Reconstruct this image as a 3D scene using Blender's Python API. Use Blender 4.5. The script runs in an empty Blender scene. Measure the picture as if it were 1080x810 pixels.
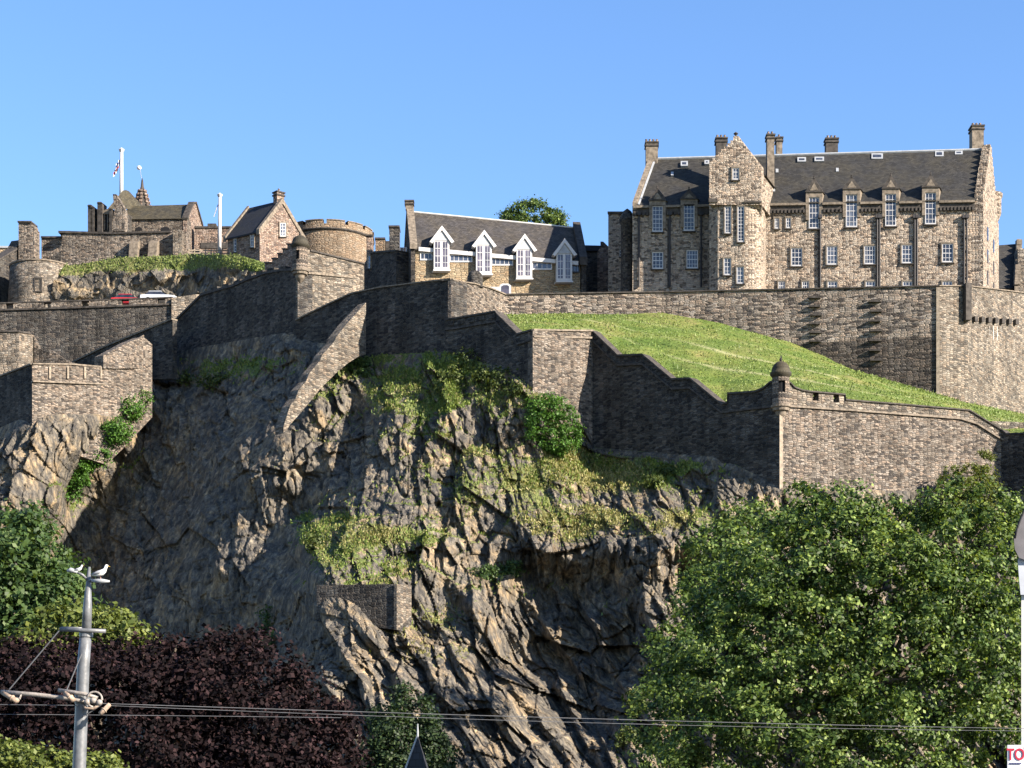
import bpy, math, random
import numpy as np
from mathutils import Vector, Matrix
random.seed(7); RNG = np.random.default_rng(11)
SC = bpy.context.scene
COL = SC.collection
R = math.radians

# ------------------------------------------------------------------ camera, sky, sun
FPX, HOR, CX, CZ = 2100.0, 900.0, 540.0, 1.6
cam_d = bpy.data.cameras.new('camera'); cam = bpy.data.objects.new('camera', cam_d); COL.objects.link(cam)
cam.location = (0, 0, CZ); cam.rotation_euler = (R(90), 0, 0)
cam_d.sensor_width = 36.0; cam_d.lens = 36.0 * FPX / 1080.0
cam_d.shift_y = (HOR - 405.0) / 1080.0
cam_d.clip_start = 0.5; cam_d.clip_end = 9000
SC.camera = cam

SUN_AZ, SUN_EL = 30.0, 25.0            # azimuth from +X towards the viewer
sv = Vector((math.cos(R(SUN_AZ)) * math.cos(R(SUN_EL)), -math.sin(R(SUN_AZ)) * math.cos(R(SUN_EL)), math.sin(R(SUN_EL))))
world = bpy.data.worlds.new('World'); SC.world = world; world.use_nodes = True
wn = world.node_tree; wn.nodes.clear()
sky = wn.nodes.new('ShaderNodeTexSky'); sky.sky_type = 'NISHITA'; sky.sun_disc = False
sky.sun_elevation = R(SUN_EL); sky.sun_rotation = math.atan2(sv.x, sv.y)
sky.air_density = 1.0; sky.dust_density = 0.1; sky.ozone_density = 2.5; sky.altitude = 50
hs = wn.nodes.new('ShaderNodeHueSaturation'); hs.inputs['Saturation'].default_value = 1.16; hs.inputs['Hue'].default_value = 0.508; hs.inputs['Value'].default_value = 1.0
bg = wn.nodes.new('ShaderNodeBackground'); bg.inputs['Strength'].default_value = 0.083
wo = wn.nodes.new('ShaderNodeOutputWorld')
wn.links.new(sky.outputs[0], hs.inputs['Color']); wn.links.new(hs.outputs[0], bg.inputs['Color']); wn.links.new(bg.outputs[0], wo.inputs['Surface'])
sun_d = bpy.data.lights.new('sun', 'SUN'); sun_d.energy = 5.0; sun_d.angle = R(0.5); sun_d.color = (1.0, 0.88, 0.74)
sun = bpy.data.objects.new('sun', sun_d); COL.objects.link(sun)
sun.rotation_euler = sv.to_track_quat('Z', 'Y').to_euler()
SC.view_settings.view_transform = 'Standard'; SC.view_settings.look = 'None'
SC.view_settings.exposure = 1.78; SC.view_settings.gamma = 1.0
SC.view_settings.use_curve_mapping = False
SC.cycles.max_bounces = 5; SC.cycles.transparent_max_bounces = 6
SC.cycles.diffuse_bounces = 1

# ------------------------------------------------------------------ measuring helpers
def P(px, py, Y):
    return Vector(((px - CX) / FPX * Y, Y, (HOR - py) / FPX * Y + CZ))
def XY(px, Y): return Vector(((px - CX) / FPX * Y, Y, 0))
def hit(px, py, p0, n):
    d = Vector(((px - CX) / FPX, 1.0, (HOR - py) / FPX)); o = Vector((0, 0, CZ))
    return o + d * ((p0 - o).dot(n) / d.dot(n))
def interp(pts, x, k=1):
    xs = [p[0] for p in pts]; return float(np.interp(x, xs, [p[k] for p in pts]))

def tag(o, label=None, cat=None, group=None, kind=None):
    if label: o['label'] = label
    if cat: o['category'] = cat
    if group: o['group'] = group
    if kind: o['kind'] = kind
    return o
def thing(name, label, cat, loc=(0, 0, 0), group=None):
    o = bpy.data.objects.new(name, None); o.empty_display_size = 0.3; COL.objects.link(o); o.location = loc
    return tag(o, label, cat, group)
def wloc(o):
    v = Vector((0, 0, 0))
    while o is not None: v += o.location; o = o.parent
    return v

def add_uv(me, cyl=None, off=None):
    uv = me.uv_layers.new(name='UVMap')
    n = len(me.loops)
    lv = np.empty(n, 'i'); me.loops.foreach_get('vertex_index', lv)
    co = np.empty(len(me.vertices) * 3); me.vertices.foreach_get('co', co); co = co.reshape(-1, 3)
    fn = np.empty(len(me.polygons) * 3); me.polygons.foreach_get('normal', fn); fn = fn.reshape(-1, 3)
    lt = np.empty(len(me.polygons), 'i'); me.polygons.foreach_get('loop_total', lt)
    N = np.repeat(fn, lt, axis=0); c = co[lv]
    flat = np.abs(N[:, 2]) > 0.97
    t = np.stack([-N[:, 1], N[:, 0]], 1); L = np.linalg.norm(t, axis=1); L[L < 1e-6] = 1; t /= L[:, None]
    t[flat] = (1, 0)
    u = c[:, 0] * t[:, 0] + c[:, 1] * t[:, 1]
    s = np.sqrt(np.maximum(1 - N[:, 2] ** 2, 0.05))
    v = np.where(flat, c[:, 1], c[:, 2] / s)
    if cyl is not None:
        q = c + np.array(off); u = np.arctan2(q[:, 1] - cyl[1], q[:, 0] - cyl[0]); u = np.where(u < 0, u + 2 * np.pi, u); 
        f0 = np.repeat(u[np.concatenate([[0], np.cumsum(lt)[:-1]])], lt); u = np.where(u - f0 > 3, u - 2 * np.pi, np.where(u - f0 < -3, u + 2 * np.pi, u)) * cyl[2]; v = c[:, 2]
    uv.data.foreach_set('uv', np.stack([u, v], 1).ravel())

class MB:
    def __init__(s): s.v = []; s.f = []
    def quad(s, a, b, c, d): i = len(s.v); s.v += [a, b, c, d]; s.f.append((i, i + 1, i + 2, i + 3))
    def hexa(s, lo, hi):
        """lo, hi: two matching rings of points"""
        n = len(lo); i = len(s.v); s.v += list(lo) + list(hi)
        s.f.append(tuple(i + k for k in reversed(range(n)))); s.f.append(tuple(i + n + k for k in range(n)))
        for k in range(n):
            m = (k + 1) % n; s.f.append((i + k, i + m, i + n + m, i + n + k))
    def extr(s, pts, vec):
        vec = Vector(vec); s.hexa([Vector(p) for p in pts], [Vector(p) + vec for p in pts])
    def box(s, c, size, rz=0.0):
        c = Vector(c); hx, hy, hz = [k / 2 for k in size]; ca, sa = math.cos(rz), math.sin(rz)
        pl = [Vector((ca * x - sa * y, sa * x + ca * y, 0)) for x, y in ((-hx, -hy), (hx, -hy), (hx, hy), (-hx, hy))]
        s.hexa([c + p - Vector((0, 0, hz)) for p in pl], [c + p + Vector((0, 0, hz)) for p in pl])
    def prism(s, plan, z0, z1):
        s.hexa([Vector((p[0], p[1], z0)) for p in plan], [Vector((p[0], p[1], z1)) for p in plan])
    def lathe(s, c, prof, seg=24, skip=(), a0=0.0):
        c = Vector(c); i = len(s.v)
        for r, z in prof:
            for k in range(seg):
                a = a0 + 2 * math.pi * k / seg; s.v.append(c + Vector((r * math.cos(a), r * math.sin(a), z)))
        for j in range(len(prof) - 1):
            for k in range(seg):
                if (j, k) in skip: continue
                m = (k + 1) % seg; s.f.append((i + j * seg + k, i + j * seg + m, i + (j + 1) * seg + m, i + (j + 1) * seg + k))
    def tube(s, path, rad, seg=8, cap=True):
        path = [Vector(p) for p in path]; n = len(path)
        if not hasattr(rad, '__len__'): rad = [rad] * n
        i = len(s.v); ref = Vector((0, 0, 1))
        for k in range(n):
            t = (path[min(k + 1, n - 1)] - path[max(k - 1, 0)]).normalized()
            a = t.cross(ref)
            if a.length < 0.1: a = t.cross(Vector((1, 0, 0)))
            a.normalize(); b = t.cross(a)
            for q in range(seg):
                w = 2 * math.pi * q / seg; s.v.append(path[k] + (a * math.cos(w) + b * math.sin(w)) * rad[k])
        for k in range(n - 1):
            for q in range(seg):
                m = (q + 1) % seg; s.f.append((i + k * seg + q, i + k * seg + m, i + (k + 1) * seg + m, i + (k + 1) * seg + q))
        if cap:
            s.f.append(tuple(i + q for q in reversed(range(seg)))); s.f.append(tuple(i + (n - 1) * seg + q for q in range(seg)))
    def strip(s, pts, thick=1.0, proud=0.0, dz=(0, 0), back=None):
        """a wall along a plan line: pts = (px, Y, top_py, bottom_py)"""
        pl = [XY(p[0], p[1]) for p in pts]; nn = []
        for k in range(len(pl)):
            t = pl[min(k + 1, len(pl) - 1)] - pl[max(k - 1, 0)]
            if t.length < 1e-4: t = Vector((1, 0, 0))
            nn.append(Vector((t.y, -t.x, 0)).normalized())
        i = len(s.v)
        for k, p in enumerate(pts):
            zt = (HOR - p[2]) / FPX * p[1] + CZ + dz[0]; zb = (HOR - p[3]) / FPX * p[1] + CZ + dz[1]
            f = pl[k] + nn[k] * proud; b = pl[k] - nn[k] * thick
            s.v += [Vector((f.x, f.y, zt)), Vector((f.x, f.y, zb)), Vector((b.x, b.y, zb)), Vector((b.x, b.y, zt))]
        for k in range(len(pts) - 1):
            a = i + 4 * k; b = a + 4
            s.f += [(a, a + 1, b + 1, b), (a + 1, a + 2, b + 2, b + 1), (a + 2, a + 3, b + 3, b + 2), (a + 3, a, b, b + 3)]
        e = i + 4 * (len(pts) - 1)
        s.f += [(i + 3, i + 2, i + 1, i), (e, e + 1, e + 2, e + 3)]
    def build(s, name, mat, parent=None, smooth=False, cyl=None):
        off = wloc(parent) if parent else Vector((0, 0, 0))
        me = bpy.data.meshes.new(name)
        me.from_pydata([tuple(Vector(v) - off) for v in s.v], [], s.f)
        import bmesh
        bm = bmesh.new(); bm.from_mesh(me); bmesh.ops.recalc_face_normals(bm, faces=bm.faces); bm.to_mesh(me); bm.free()
        add_uv(me, cyl, off)
        me.materials.append(mat)
        if smooth: me.polygons.foreach_set('use_smooth', [True] * len(me.polygons))
        o = bpy.data.objects.new(name, me); COL.objects.link(o); o.parent = parent
        return o

class Pl:
    """vertical wall plane through two plan points"""
    def __init__(s, px0, Y0, px1, Y1):
        s.a, s.b = XY(px0, Y0), XY(px1, Y1); t = (s.b - s.a).normalized(); s.t = t; s.n = Vector((t.y, -t.x, 0))
    def at(s, px, py, out=0.0): return hit(px, py, s.a, s.n) + s.n * out
    def block(s, mb, x0, y0, x1, y1, o0, o1):
        s.poly(mb, [(x0, y1), (x1, y1), (x1, y0), (x0, y0)], o0, o1)
    def poly(s, mb, pp, o0, o1, vec=None):
        a = [s.at(x, y, o1) for x, y in pp]
        mb.extr(a, vec if vec else s.n * (o0 - o1))

# ------------------------------------------------------------------ materials
MATS = {}
def nt(name):
    m = bpy.data.materials.new(name); m.use_nodes = True; t = m.node_tree; t.nodes.clear()
    o = t.nodes.new('ShaderNodeOutputMaterial'); b = t.nodes.new('ShaderNodeBsdfPrincipled')
    t.links.new(b.outputs[0], o.inputs[0]); b.inputs['Roughness'].default_value = 0.9
    b.inputs['Specular IOR Level'].default_value = 0.25
    MATS[name] = m
    return m, t, b, o
def N(t, kind, **kw):
    n = t.nodes.new('ShaderNode' + kind)
    for k, v in kw.items():
        if k in n.inputs: n.inputs[k].default_value = v
        else: setattr(n, k, v)
    return n
def ramp(t, src, stops):
    r = t.nodes.new('ShaderNodeValToRGB'); t.links.new(src, r.inputs[0]); e = r.color_ramp.elements
    while len(e) < len(stops): e.new(0.5)
    for k, (p, c) in enumerate(stops):
        e[k].position = p; e[k].color = (c[0], c[1], c[2], 1) if hasattr(c, '__len__') else (c, c, c, 1)
    return r.outputs[0]
def mix(t, fac, a, b, mode='MIX'):
    m = t.nodes.new('ShaderNodeMix'); m.data_type = 'RGBA'; m.blend_type = mode
    for s, v in ((0, fac), (6, a), (7, b)):
        if hasattr(v, 'links'): t.links.new(v, m.inputs[s])
        else: m.inputs[s].default_value = v if not hasattr(v, '__len__') else (v[0], v[1], v[2], 1)
    return m.outputs[2]
def mapping(t, src, scale, rot=(0, 0, 0), loc=(0, 0, 0)):
    m = N(t, 'Mapping'); m.inputs['Scale'].default_value = scale; m.inputs['Rotation'].default_value = rot; m.inputs['Location'].default_value = loc
    t.links.new(src, m.inputs[0]); return m.outputs[0]
def bump(t, h, b, s=0.5, d=0.1):
    n = N(t, 'Bump', Strength=s, Distance=d); t.links.new(h, n.inputs['Height']); t.links.new(n.outputs[0], b.inputs['Normal']); return n

def masonry(name, c_dark, c_mid, c_lite, bw=0.44, bh=0.18, mortar=(0.19, 0.165, 0.13), contrast=1.0, stain=0.5, band=None):
    m, t, b, o = nt(name)
    uv = N(t, 'TexCoord').outputs['UV']; geo = N(t, 'NewGeometry').outputs['Position']
    wob = N(t, 'TexNoise', Scale=0.7, Detail=2.0); t.links.new(uv, wob.inputs[0])
    add = N(t, 'VectorMath', operation='MULTIPLY_ADD'); t.links.new(wob.outputs[1], add.inputs[0]); add.inputs[1].default_value = (0.5, 0.25, 0); t.links.new(uv, add.inputs[2])
    mp = mapping(t, add.outputs[0], (1 / bw, 1 / bh, 1))
    vo = N(t, 'TexVoronoi', Scale=1.0, Randomness=0.72); vo.voronoi_dimensions = '2D'; t.links.new(mp, vo.inputs['Vector'])
    ed = N(t, 'TexVoronoi', Scale=1.0, Randomness=0.72); ed.voronoi_dimensions = '2D'; ed.feature = 'DISTANCE_TO_EDGE'; t.links.new(mp, ed.inputs['Vector'])
    sep = N(t, 'SeparateColor'); t.links.new(vo.outputs['Color'], sep.inputs[0])
    col = ramp(t, sep.outputs[0], [(0.0, c_dark), (0.13, [k * 1.3 for k in c_dark]), (0.36, c_mid), (0.78, c_lite), (1.0, [k * 1.22 for k in c_lite])])
    # warmer and cooler stones
    col = mix(t, 0.5, col, mix(t, 1.0, col, ramp(t, sep.outputs[1], [(0, (1.05, 0.86, 0.74)), (0.5, (1, 1, 1)), (1, (0.84, 0.93, 1.05))]), 'MULTIPLY'))
    bl = N(t, 'TexNoise', Scale=0.28, Detail=5.0, Roughness=0.62); t.links.new(geo, bl.inputs[0])
    col = mix(t, stain, col, mix(t, 1.0, col, ramp(t, bl.outputs[0], [(0.36, 0.40), (0.47, 0.82), (0.54, 1.0), (0.64, 1.25)]), 'MULTIPLY'))
    st = N(t, 'TexNoise', Scale=1.0, Detail=3.0); t.links.new(mapping(t, geo, (0.9, 0.9, 0.06)), st.inputs[0])
    col = mix(t, stain * 0.8, col, mix(t, 1.0, col, ramp(t, st.outputs[0], [(0.40, 0.55), (0.54, 1.0)]), 'MULTIPLY'))
    mo = ramp(t, ed.outputs['Distance'], [(0.02, 1.0), (0.10, 0.0)])
    fine = N(t, 'TexNoise', Scale=6.0, Detail=4.0); t.links.new(geo, fine.inputs[0])
    col = mix(t, mo, col, mix(t, ramp(t, fine.outputs[0], [(0.42, 0), (0.56, 1)]), [k * 0.35 for k in mortar], mortar))
    if band:       # older, darker courses low on the wall: (z at which it starts, factor)
        sp = N(t, 'SeparateXYZ'); t.links.new(geo, sp.inputs[0])
        ma = N(t, 'Math', operation='MULTIPLY_ADD'); t.links.new(fine.outputs[0], ma.inputs[0]); ma.inputs[1].default_value = 0.6; t.links.new(sp.outputs[2], ma.inputs[2])
        mr = N(t, 'MapRange'); t.links.new(ma.outputs[0], mr.inputs[0]); mr.inputs[1].default_value = band[0] - 0.15; mr.inputs[2].default_value = band[0] + 0.15
        mr.inputs[3].default_value = 1.0; mr.inputs[4].default_value = 0.0
        mx = N(t, 'Math', operation='LESS_THAN'); t.links.new(sp.outputs[0], mx.inputs[0]); mx.inputs[1].default_value = band[2]
        mm = N(t, 'Math', operation='MULTIPLY'); t.links.new(mr.outputs[0], mm.inputs[0]); t.links.new(mx.outputs[0], mm.inputs[1])
        col = mix(t, mm.outputs[0], col, mix(t, 1.0, col, [band[1], band[1], band[1] * 1.02], 'MULTIPLY'))
    t.links.new(col, b.inputs['Base Color'])
    hm = N(t, 'Math', operation='MULTIPLY_ADD'); t.links.new(ramp(t, ed.outputs['Distance'], [(0.0, 0.0), (0.18, 1.0)]), hm.inputs[0]); hm.inputs[1].default_value = 0.55
    h2 = N(t, 'Math', operation='MULTIPLY_ADD'); t.links.new(sep.outputs[2], h2.inputs[0]); h2.inputs[1].default_value = 0.55; t.links.new(fine.outputs[0], h2.inputs[2])
    t.links.new(h2.outputs[0], hm.inputs[2]); bump(t, hm.outputs[0], b, 0.9, 0.13)
    return m

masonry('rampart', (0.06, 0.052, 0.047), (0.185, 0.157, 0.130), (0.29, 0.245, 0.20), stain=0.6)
masonry('rampart_dark_shade', (0.03, 0.029, 0.030), (0.073, 0.068, 0.062), (0.125, 0.114, 0.10), stain=0.85, bw=0.56, bh=0.22, mortar=(0.10, 0.092, 0.08))  # weathered dark stone; also puts shade into the colour of sunless ramparts
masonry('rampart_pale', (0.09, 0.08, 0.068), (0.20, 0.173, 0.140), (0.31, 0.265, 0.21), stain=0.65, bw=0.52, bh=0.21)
masonry('terrace_stone', (0.055, 0.048, 0.045), (0.205, 0.174, 0.147), (0.325, 0.276, 0.228), bw=0.66, bh=0.20, stain=0.45, band=(58.4, 0.36, 46.5))
masonry('hospital_stone', (0.11, 0.088, 0.07), (0.345, 0.287, 0.225), (0.44, 0.368, 0.288), bw=0.40, bh=0.21, stain=0.22, mortar=(0.42, 0.355, 0.29))
masonry('tan_stone', (0.22, 0.17, 0.11), (0.31, 0.245, 0.158), (0.36, 0.285, 0.188), bw=0.6, bh=0.22, stain=0.2, mortar=(0.32, 0.26, 0.18))
masonry('pink_stone', (0.12, 0.085, 0.07), (0.27, 0.20, 0.16), (0.35, 0.265, 0.21), bw=0.42, bh=0.22, stain=0.25)
masonry('orange_ashlar', (0.19, 0.143, 0.098), (0.26, 0.2, 0.14), (0.30, 0.232, 0.165), bw=0.55, bh=0.24, stain=0.45, mortar=(0.25, 0.19, 0.13))

def plain(name, col, rough=0.8, noise=0.25, scale=2.0, metal=0.0, spec=0.25):
    m, t, b, o = nt(name); geo = N(t, 'NewGeometry').outputs['Position']
    n = N(t, 'TexNoise', Scale=scale, Detail=5.0); t.links.new(geo, n.inputs[0])
    c = mix(t, 1.0, col, ramp(t, n.outputs[0], [(0.3, 1 - noise), (0.7, 1 + noise)]), 'MULTIPLY')
    t.links.new(c, b.inputs['Base Color']); b.inputs['Roughness'].default_value = rough; b.inputs['Metallic'].default_value = metal
    b.inputs['Specular IOR Level'].default_value = spec
    bump(t, n.outputs[0], b, 0.25, 0.03)
    return m
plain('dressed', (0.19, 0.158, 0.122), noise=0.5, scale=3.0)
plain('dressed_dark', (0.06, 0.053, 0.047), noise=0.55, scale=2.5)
plain('pale_quoin', (0.30, 0.25, 0.19), noise=0.35, scale=3)
plain('white_paint', (0.56, 0.56, 0.565), rough=0.55, noise=0.06)
plain('lead', (0.36, 0.38, 0.40), rough=0.5, noise=0.15)
plain('pipe_black', (0.035, 0.033, 0.035), rough=0.6)
plain('dark_inside', (0.012, 0.012, 0.014), noise=0.1)
plain('pole_grey', (0.13, 0.137, 0.145), rough=0.45, noise=0.3, scale=9, metal=0.0, spec=0.5)
plain('rusty_pipe', (0.36, 0.27, 0.20), rough=0.7, noise=0.4, scale=20)
plain('porcelain', (0.30, 0.27, 0.24), rough=0.4, noise=0.2, scale=20)
plain('wire', (0.11, 0.115, 0.125), rough=0.5)
plain('gull_white', (0.82, 0.82, 0.80), noise=0.04); plain('gull_grey', (0.33, 0.35, 0.38), noise=0.1); plain('beak_yellow', (0.6, 0.38, 0.05), noise=0.05); plain('leg_pink', (0.5, 0.3, 0.25), noise=0.05)
plain('car_red', (0.5, 0.018, 0.02), rough=0.3, noise=0.03, spec=0.6); plain('car_silver', (0.62, 0.65, 0.70), rough=0.3, noise=0.03, spec=0.6)
plain('tyre', (0.02, 0.02, 0.02)); plain('wood_fence', (0.30, 0.25, 0.19), noise=0.3, scale=6)
plain('bark', (0.10, 0.08, 0.06), noise=0.5, scale=4)
plain('flag_blue', (0.05, 0.09, 0.35), noise=0.05); plain('flag_red', (0.5, 0.03, 0.04), noise=0.05)
plain('render_grey', (0.42, 0.45, 0.50), noise=0.12, scale=1.5); plain('sign_white', (0.78, 0.77, 0.80), rough=0.5, noise=0.03)
plain('sign_red', (0.42, 0.02, 0.05), rough=0.5, noise=0.03); plain('sign_navy', (0.03, 0.045, 0.16), rough=0.5, noise=0.03)
plain('gravel', (0.24, 0.22, 0.19), noise=0.3, scale=1.5); plain('asphalt', (0.05, 0.05, 0.052), noise=0.3, scale=1.0)
plain('curtain', (0.75, 0.74, 0.72), noise=0.1)

def glass(name, col, rough=0.08):
    m, t, b, o = nt(name); geo = N(t, 'NewGeometry').outputs['Position']
    n = N(t, 'TexNoise', Scale=1.3, Detail=2.0); t.links.new(geo, n.inputs[0])
    t.links.new(mix(t, 1.0, col, ramp(t, n.outputs[0], [(0.35, 0.6), (0.65, 1.5)]), 'MULTIPLY'), b.inputs['Base Color'])
    b.inputs['Roughness'].default_value = rough; b.inputs['Specular IOR Level'].default_value = 0.6
    bump(t, n.outputs[0], b, 0.15, 0.1)
glass('glass', (0.05, 0.06, 0.085)); glass('glass_deep', (0.025, 0.03, 0.045), 0.05); glass('glass_sky', (0.10, 0.115, 0.15), 0.15); glass('glass_dusk', (0.085, 0.075, 0.10), 0.2); glass('car_glass', (0.03, 0.035, 0.05))

def slate(name, c, spread=0.35):
    m, t, b, o = nt(name); uv = N(t, 'TexCoord').outputs['UV']; geo = N(t, 'NewGeometry').outputs['Position']
    br = N(t, 'TexBrick', Scale=1.0); br.inputs['Brick Width'].default_value = 0.35; br.inputs['Row Height'].default_value = 0.24
    br.inputs['Mortar Size'].default_value = 0.012; br.inputs['Color1'].default_value = (1 - spread, 1 - spread, 1 - spread, 1)
    br.inputs['Color2'].default_value = (1 + spread, 1 + spread, 1 + spread, 1); br.inputs['Mortar'].default_value = (0.3, 0.3, 0.3, 1)
    t.links.new(uv, br.inputs[0])
    n = N(t, 'TexNoise', Scale=0.5, Detail=6.0, Roughness=0.65); t.links.new(geo, n.inputs[0])
    col = mix(t, 1.0, mix(t, ramp(t, n.outputs[0], [(0.4, 0.0), (0.62, 1.0)]), c, [c[0] * 1.35, c[1] * 1.25, c[2] * 1.0]), br.outputs[0], 'MULTIPLY')
    t.links.new(col, b.inputs['Base Color']); b.inputs['Roughness'].default_value = 0.75
    bump(t, br.outputs[0], b, 0.5, 0.04)
slate('slate', (0.033, 0.033, 0.033)); slate('slate_warm', (0.052, 0.049, 0.050)); slate('slate_moss', (0.055, 0.050, 0.036)); slate('slate_blue', (0.02, 0.023, 0.032), 0.15)

def rockmat():
    m, t, b, o = nt('rock'); geo = N(t, 'NewGeometry').outputs['Position']
    at = N(t, 'Attribute'); at.attribute_name = 'veg'; dr = N(t, 'Attribute'); dr.attribute_name = 'dry'
    q = mapping(t, geo, (1.0, 1.0, 0.5), rot=(0, R(-24), 0))
    n1 = N(t, 'TexNoise', Scale=0.35, Detail=7.0, Roughness=0.66); t.links.new(geo, n1.inputs[0])
    n2 = N(t, 'TexNoise', Scale=1.7, Detail=6.0, Roughness=0.68); t.links.new(q, n2.inputs[0])
    vo = N(t, 'TexVoronoi', Scale=1.5, Randomness=1.0); t.links.new(q, vo.inputs['Vector'])
    ed = N(t, 'TexVoronoi', Scale=1.5, Randomness=1.0); ed.feature = 'DISTANCE_TO_EDGE'; t.links.new(q, ed.inputs['Vector'])
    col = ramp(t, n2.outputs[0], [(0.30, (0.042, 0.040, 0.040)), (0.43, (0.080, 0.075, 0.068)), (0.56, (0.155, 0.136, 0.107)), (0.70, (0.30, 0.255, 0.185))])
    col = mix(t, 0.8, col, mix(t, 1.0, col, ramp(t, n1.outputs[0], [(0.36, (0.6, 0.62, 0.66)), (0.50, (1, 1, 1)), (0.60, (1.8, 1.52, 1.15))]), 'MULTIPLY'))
    sp = N(t, 'SeparateColor'); t.links.new(vo.outputs['Color'], sp.inputs[0])
    col = mix(t, 0.7, col, mix(t, 1.0, col, ramp(t, sp.outputs[0], [(0, 0.6), (1, 1.3)]), 'MULTIPLY'))
    # moss, grass and dry grass rooted in the rock
    n3 = N(t, 'TexNoise', Scale=1.1, Detail=6.0, Roughness=0.7); t.links.new(geo, n3.inputs[0])
    n4 = N(t, 'TexNoise', Scale=3.5, Detail=4.0, Roughness=0.7); t.links.new(mapping(t, geo, (1, 1, 0.5)), n4.inputs[0])
    green = ramp(t, n4.outputs[0], [(0.32, (0.035, 0.055, 0.012)), (0.5, (0.088, 0.13, 0.028)), (0.68, (0.165, 0.205, 0.052))])
    straw = ramp(t, n4.outputs[0], [(0.32, (0.08, 0.075, 0.034)), (0.5, (0.175, 0.155, 0.072)), (0.68, (0.30, 0.26, 0.13))])
    vg = mix(t, dr.outputs['Fac'], green, straw)
    ad = N(t, 'Math', operation='ADD'); t.links.new(at.outputs['Fac'], ad.inputs[0]); t.links.new(n3.outputs[0], ad.inputs[1])
    k = ramp(t, ad.outputs[0], [(0.93, 0.0), (1.05, 1.0)])
    t.links.new(mix(t, k, col, vg), b.inputs['Base Color'])
    h = N(t, 'Math', operation='MULTIPLY_ADD'); t.links.new(ramp(t, ed.outputs['Distance'], [(0, 0), (0.12, 1)]), h.inputs[0]); h.inputs[1].default_value = 0.35
    h2 = N(t, 'Math', operation='MULTIPLY_ADD'); t.links.new(sp.outputs[1], h2.inputs[0]); h2.inputs[1].default_value = 0.7; n5 = N(t, 'TexNoise', Scale=2.6, Detail=5.0, Roughness=0.7); t.links.new(geo, n5.inputs[0]); t.links.new(n5.outputs[0], h2.inputs[2])
    t.links.new(h2.outputs[0], h.inputs[2]); bump(t, h.outputs[0], b, 0.8, 0.35)
rockmat()

def lawnmat():
    m, t, b, o = nt('lawn'); geo = N(t, 'NewGeometry').outputs['Position']
    pa = N(t, 'Attribute'); pa.attribute_name = 'path'
    n = N(t, 'TexNoise', Scale=0.22, Detail=6.0, Roughness=0.62); t.links.new(geo, n.inputs[0])
    n2 = N(t, 'TexNoise', Scale=2.2, Detail=5.0, Roughness=0.7); t.links.new(mapping(t, geo, (1, 1, 2.0)), n2.inputs[0])
    c = ramp(t, n.outputs[0], [(0.34, (0.085, 0.14, 0.022)), (0.48, (0.13, 0.185, 0.034)), (0.60, (0.19, 0.21, 0.055)), (0.74, (0.235, 0.20, 0.09))])
    c = mix(t, 0.85, c, mix(t, 1.0, c, ramp(t, n2.outputs[0], [(0.32, 0.68), (0.66, 1.22)]), 'MULTIPLY'))
    bd_ = N(t, 'TexNoise', Scale=0.5, Detail=3.0); t.links.new(mapping(t, geo, (0.12, 0.5, 2.2)), bd_.inputs[0])
    c = mix(t, 0.7, c, mix(t, 1.0, c, ramp(t, bd_.outputs[0], [(0.40, (0.72, 0.80, 0.75)), (0.52, (1, 1, 1)), (0.62, (1.15, 1.05, 1.1))]), 'MULTIPLY'))
    c = mix(t, pa.outputs['Fac'], c, (0.34, 0.34, 0.17))
    t.links.new(c, b.inputs['Base Color']); bump(t, n2.outputs[0], b, 0.8, 0.3)
lawnmat()

def leafmat(name, c0, c1, c2, trans=0.35, rough=0.55, spec=0.3):
    m, t, b, o = nt(name); at = N(t, 'Attribute'); at.attribute_name = 'tint'
    c = ramp(t, at.outputs['Fac'], [(0.0, c0), (0.55, c1), (1.0, c2)])
    t.links.new(c, b.inputs['Base Color']); b.inputs['Roughness'].default_value = rough; b.inputs['Specular IOR Level'].default_value = spec
    tr = N(t, 'BsdfTranslucent'); t.links.new(mix(t, 1.0, c, (1.2, 1.15, 0.5), 'MULTIPLY'), tr.inputs[0])
    ms = N(t, 'MixShader'); ms.inputs[0].default_value = trans
    t.links.new(b.outputs[0], ms.inputs[1]); t.links.new(tr.outputs[0], ms.inputs[2]); t.links.new(ms.outputs[0], o.inputs[0])
leafmat('leaf_sycamore', (0.018, 0.038, 0.009), (0.095, 0.165, 0.032), (0.32, 0.41, 0.11))
leafmat('leaf_green', (0.03, 0.065, 0.02), (0.07, 0.125, 0.032), (0.12, 0.18, 0.05))
leafmat('leaf_bright', (0.04, 0.10, 0.015), (0.085, 0.20, 0.028), (0.14, 0.28, 0.045))
leafmat('leaf_yellow', (0.07, 0.10, 0.02), (0.15, 0.19, 0.04), (0.25, 0.28, 0.07))
leafmat('leaf_copper', (0.006, 0.005, 0.006), (0.017, 0.010, 0.011), (0.055, 0.031, 0.033), trans=0.12, rough=0.8, spec=0.08)
leafmat('leaf_scrub', (0.045, 0.07, 0.018), (0.10, 0.14, 0.035), (0.19, 0.22, 0.065))
leafmat('blade_dry', (0.16, 0.16, 0.055), (0.31, 0.29, 0.115), (0.48, 0.42, 0.19), trans=0.25)
leafmat('leaf_conifer', (0.012, 0.03, 0.012), (0.035, 0.065, 0.022), (0.08, 0.12, 0.04))
plain('eave_grey', (0.13, 0.125, 0.135), noise=0.3)
leafmat('blade_green', (0.07, 0.115, 0.02), (0.17, 0.24, 0.05), (0.29, 0.35, 0.09), trans=0.25)

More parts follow.
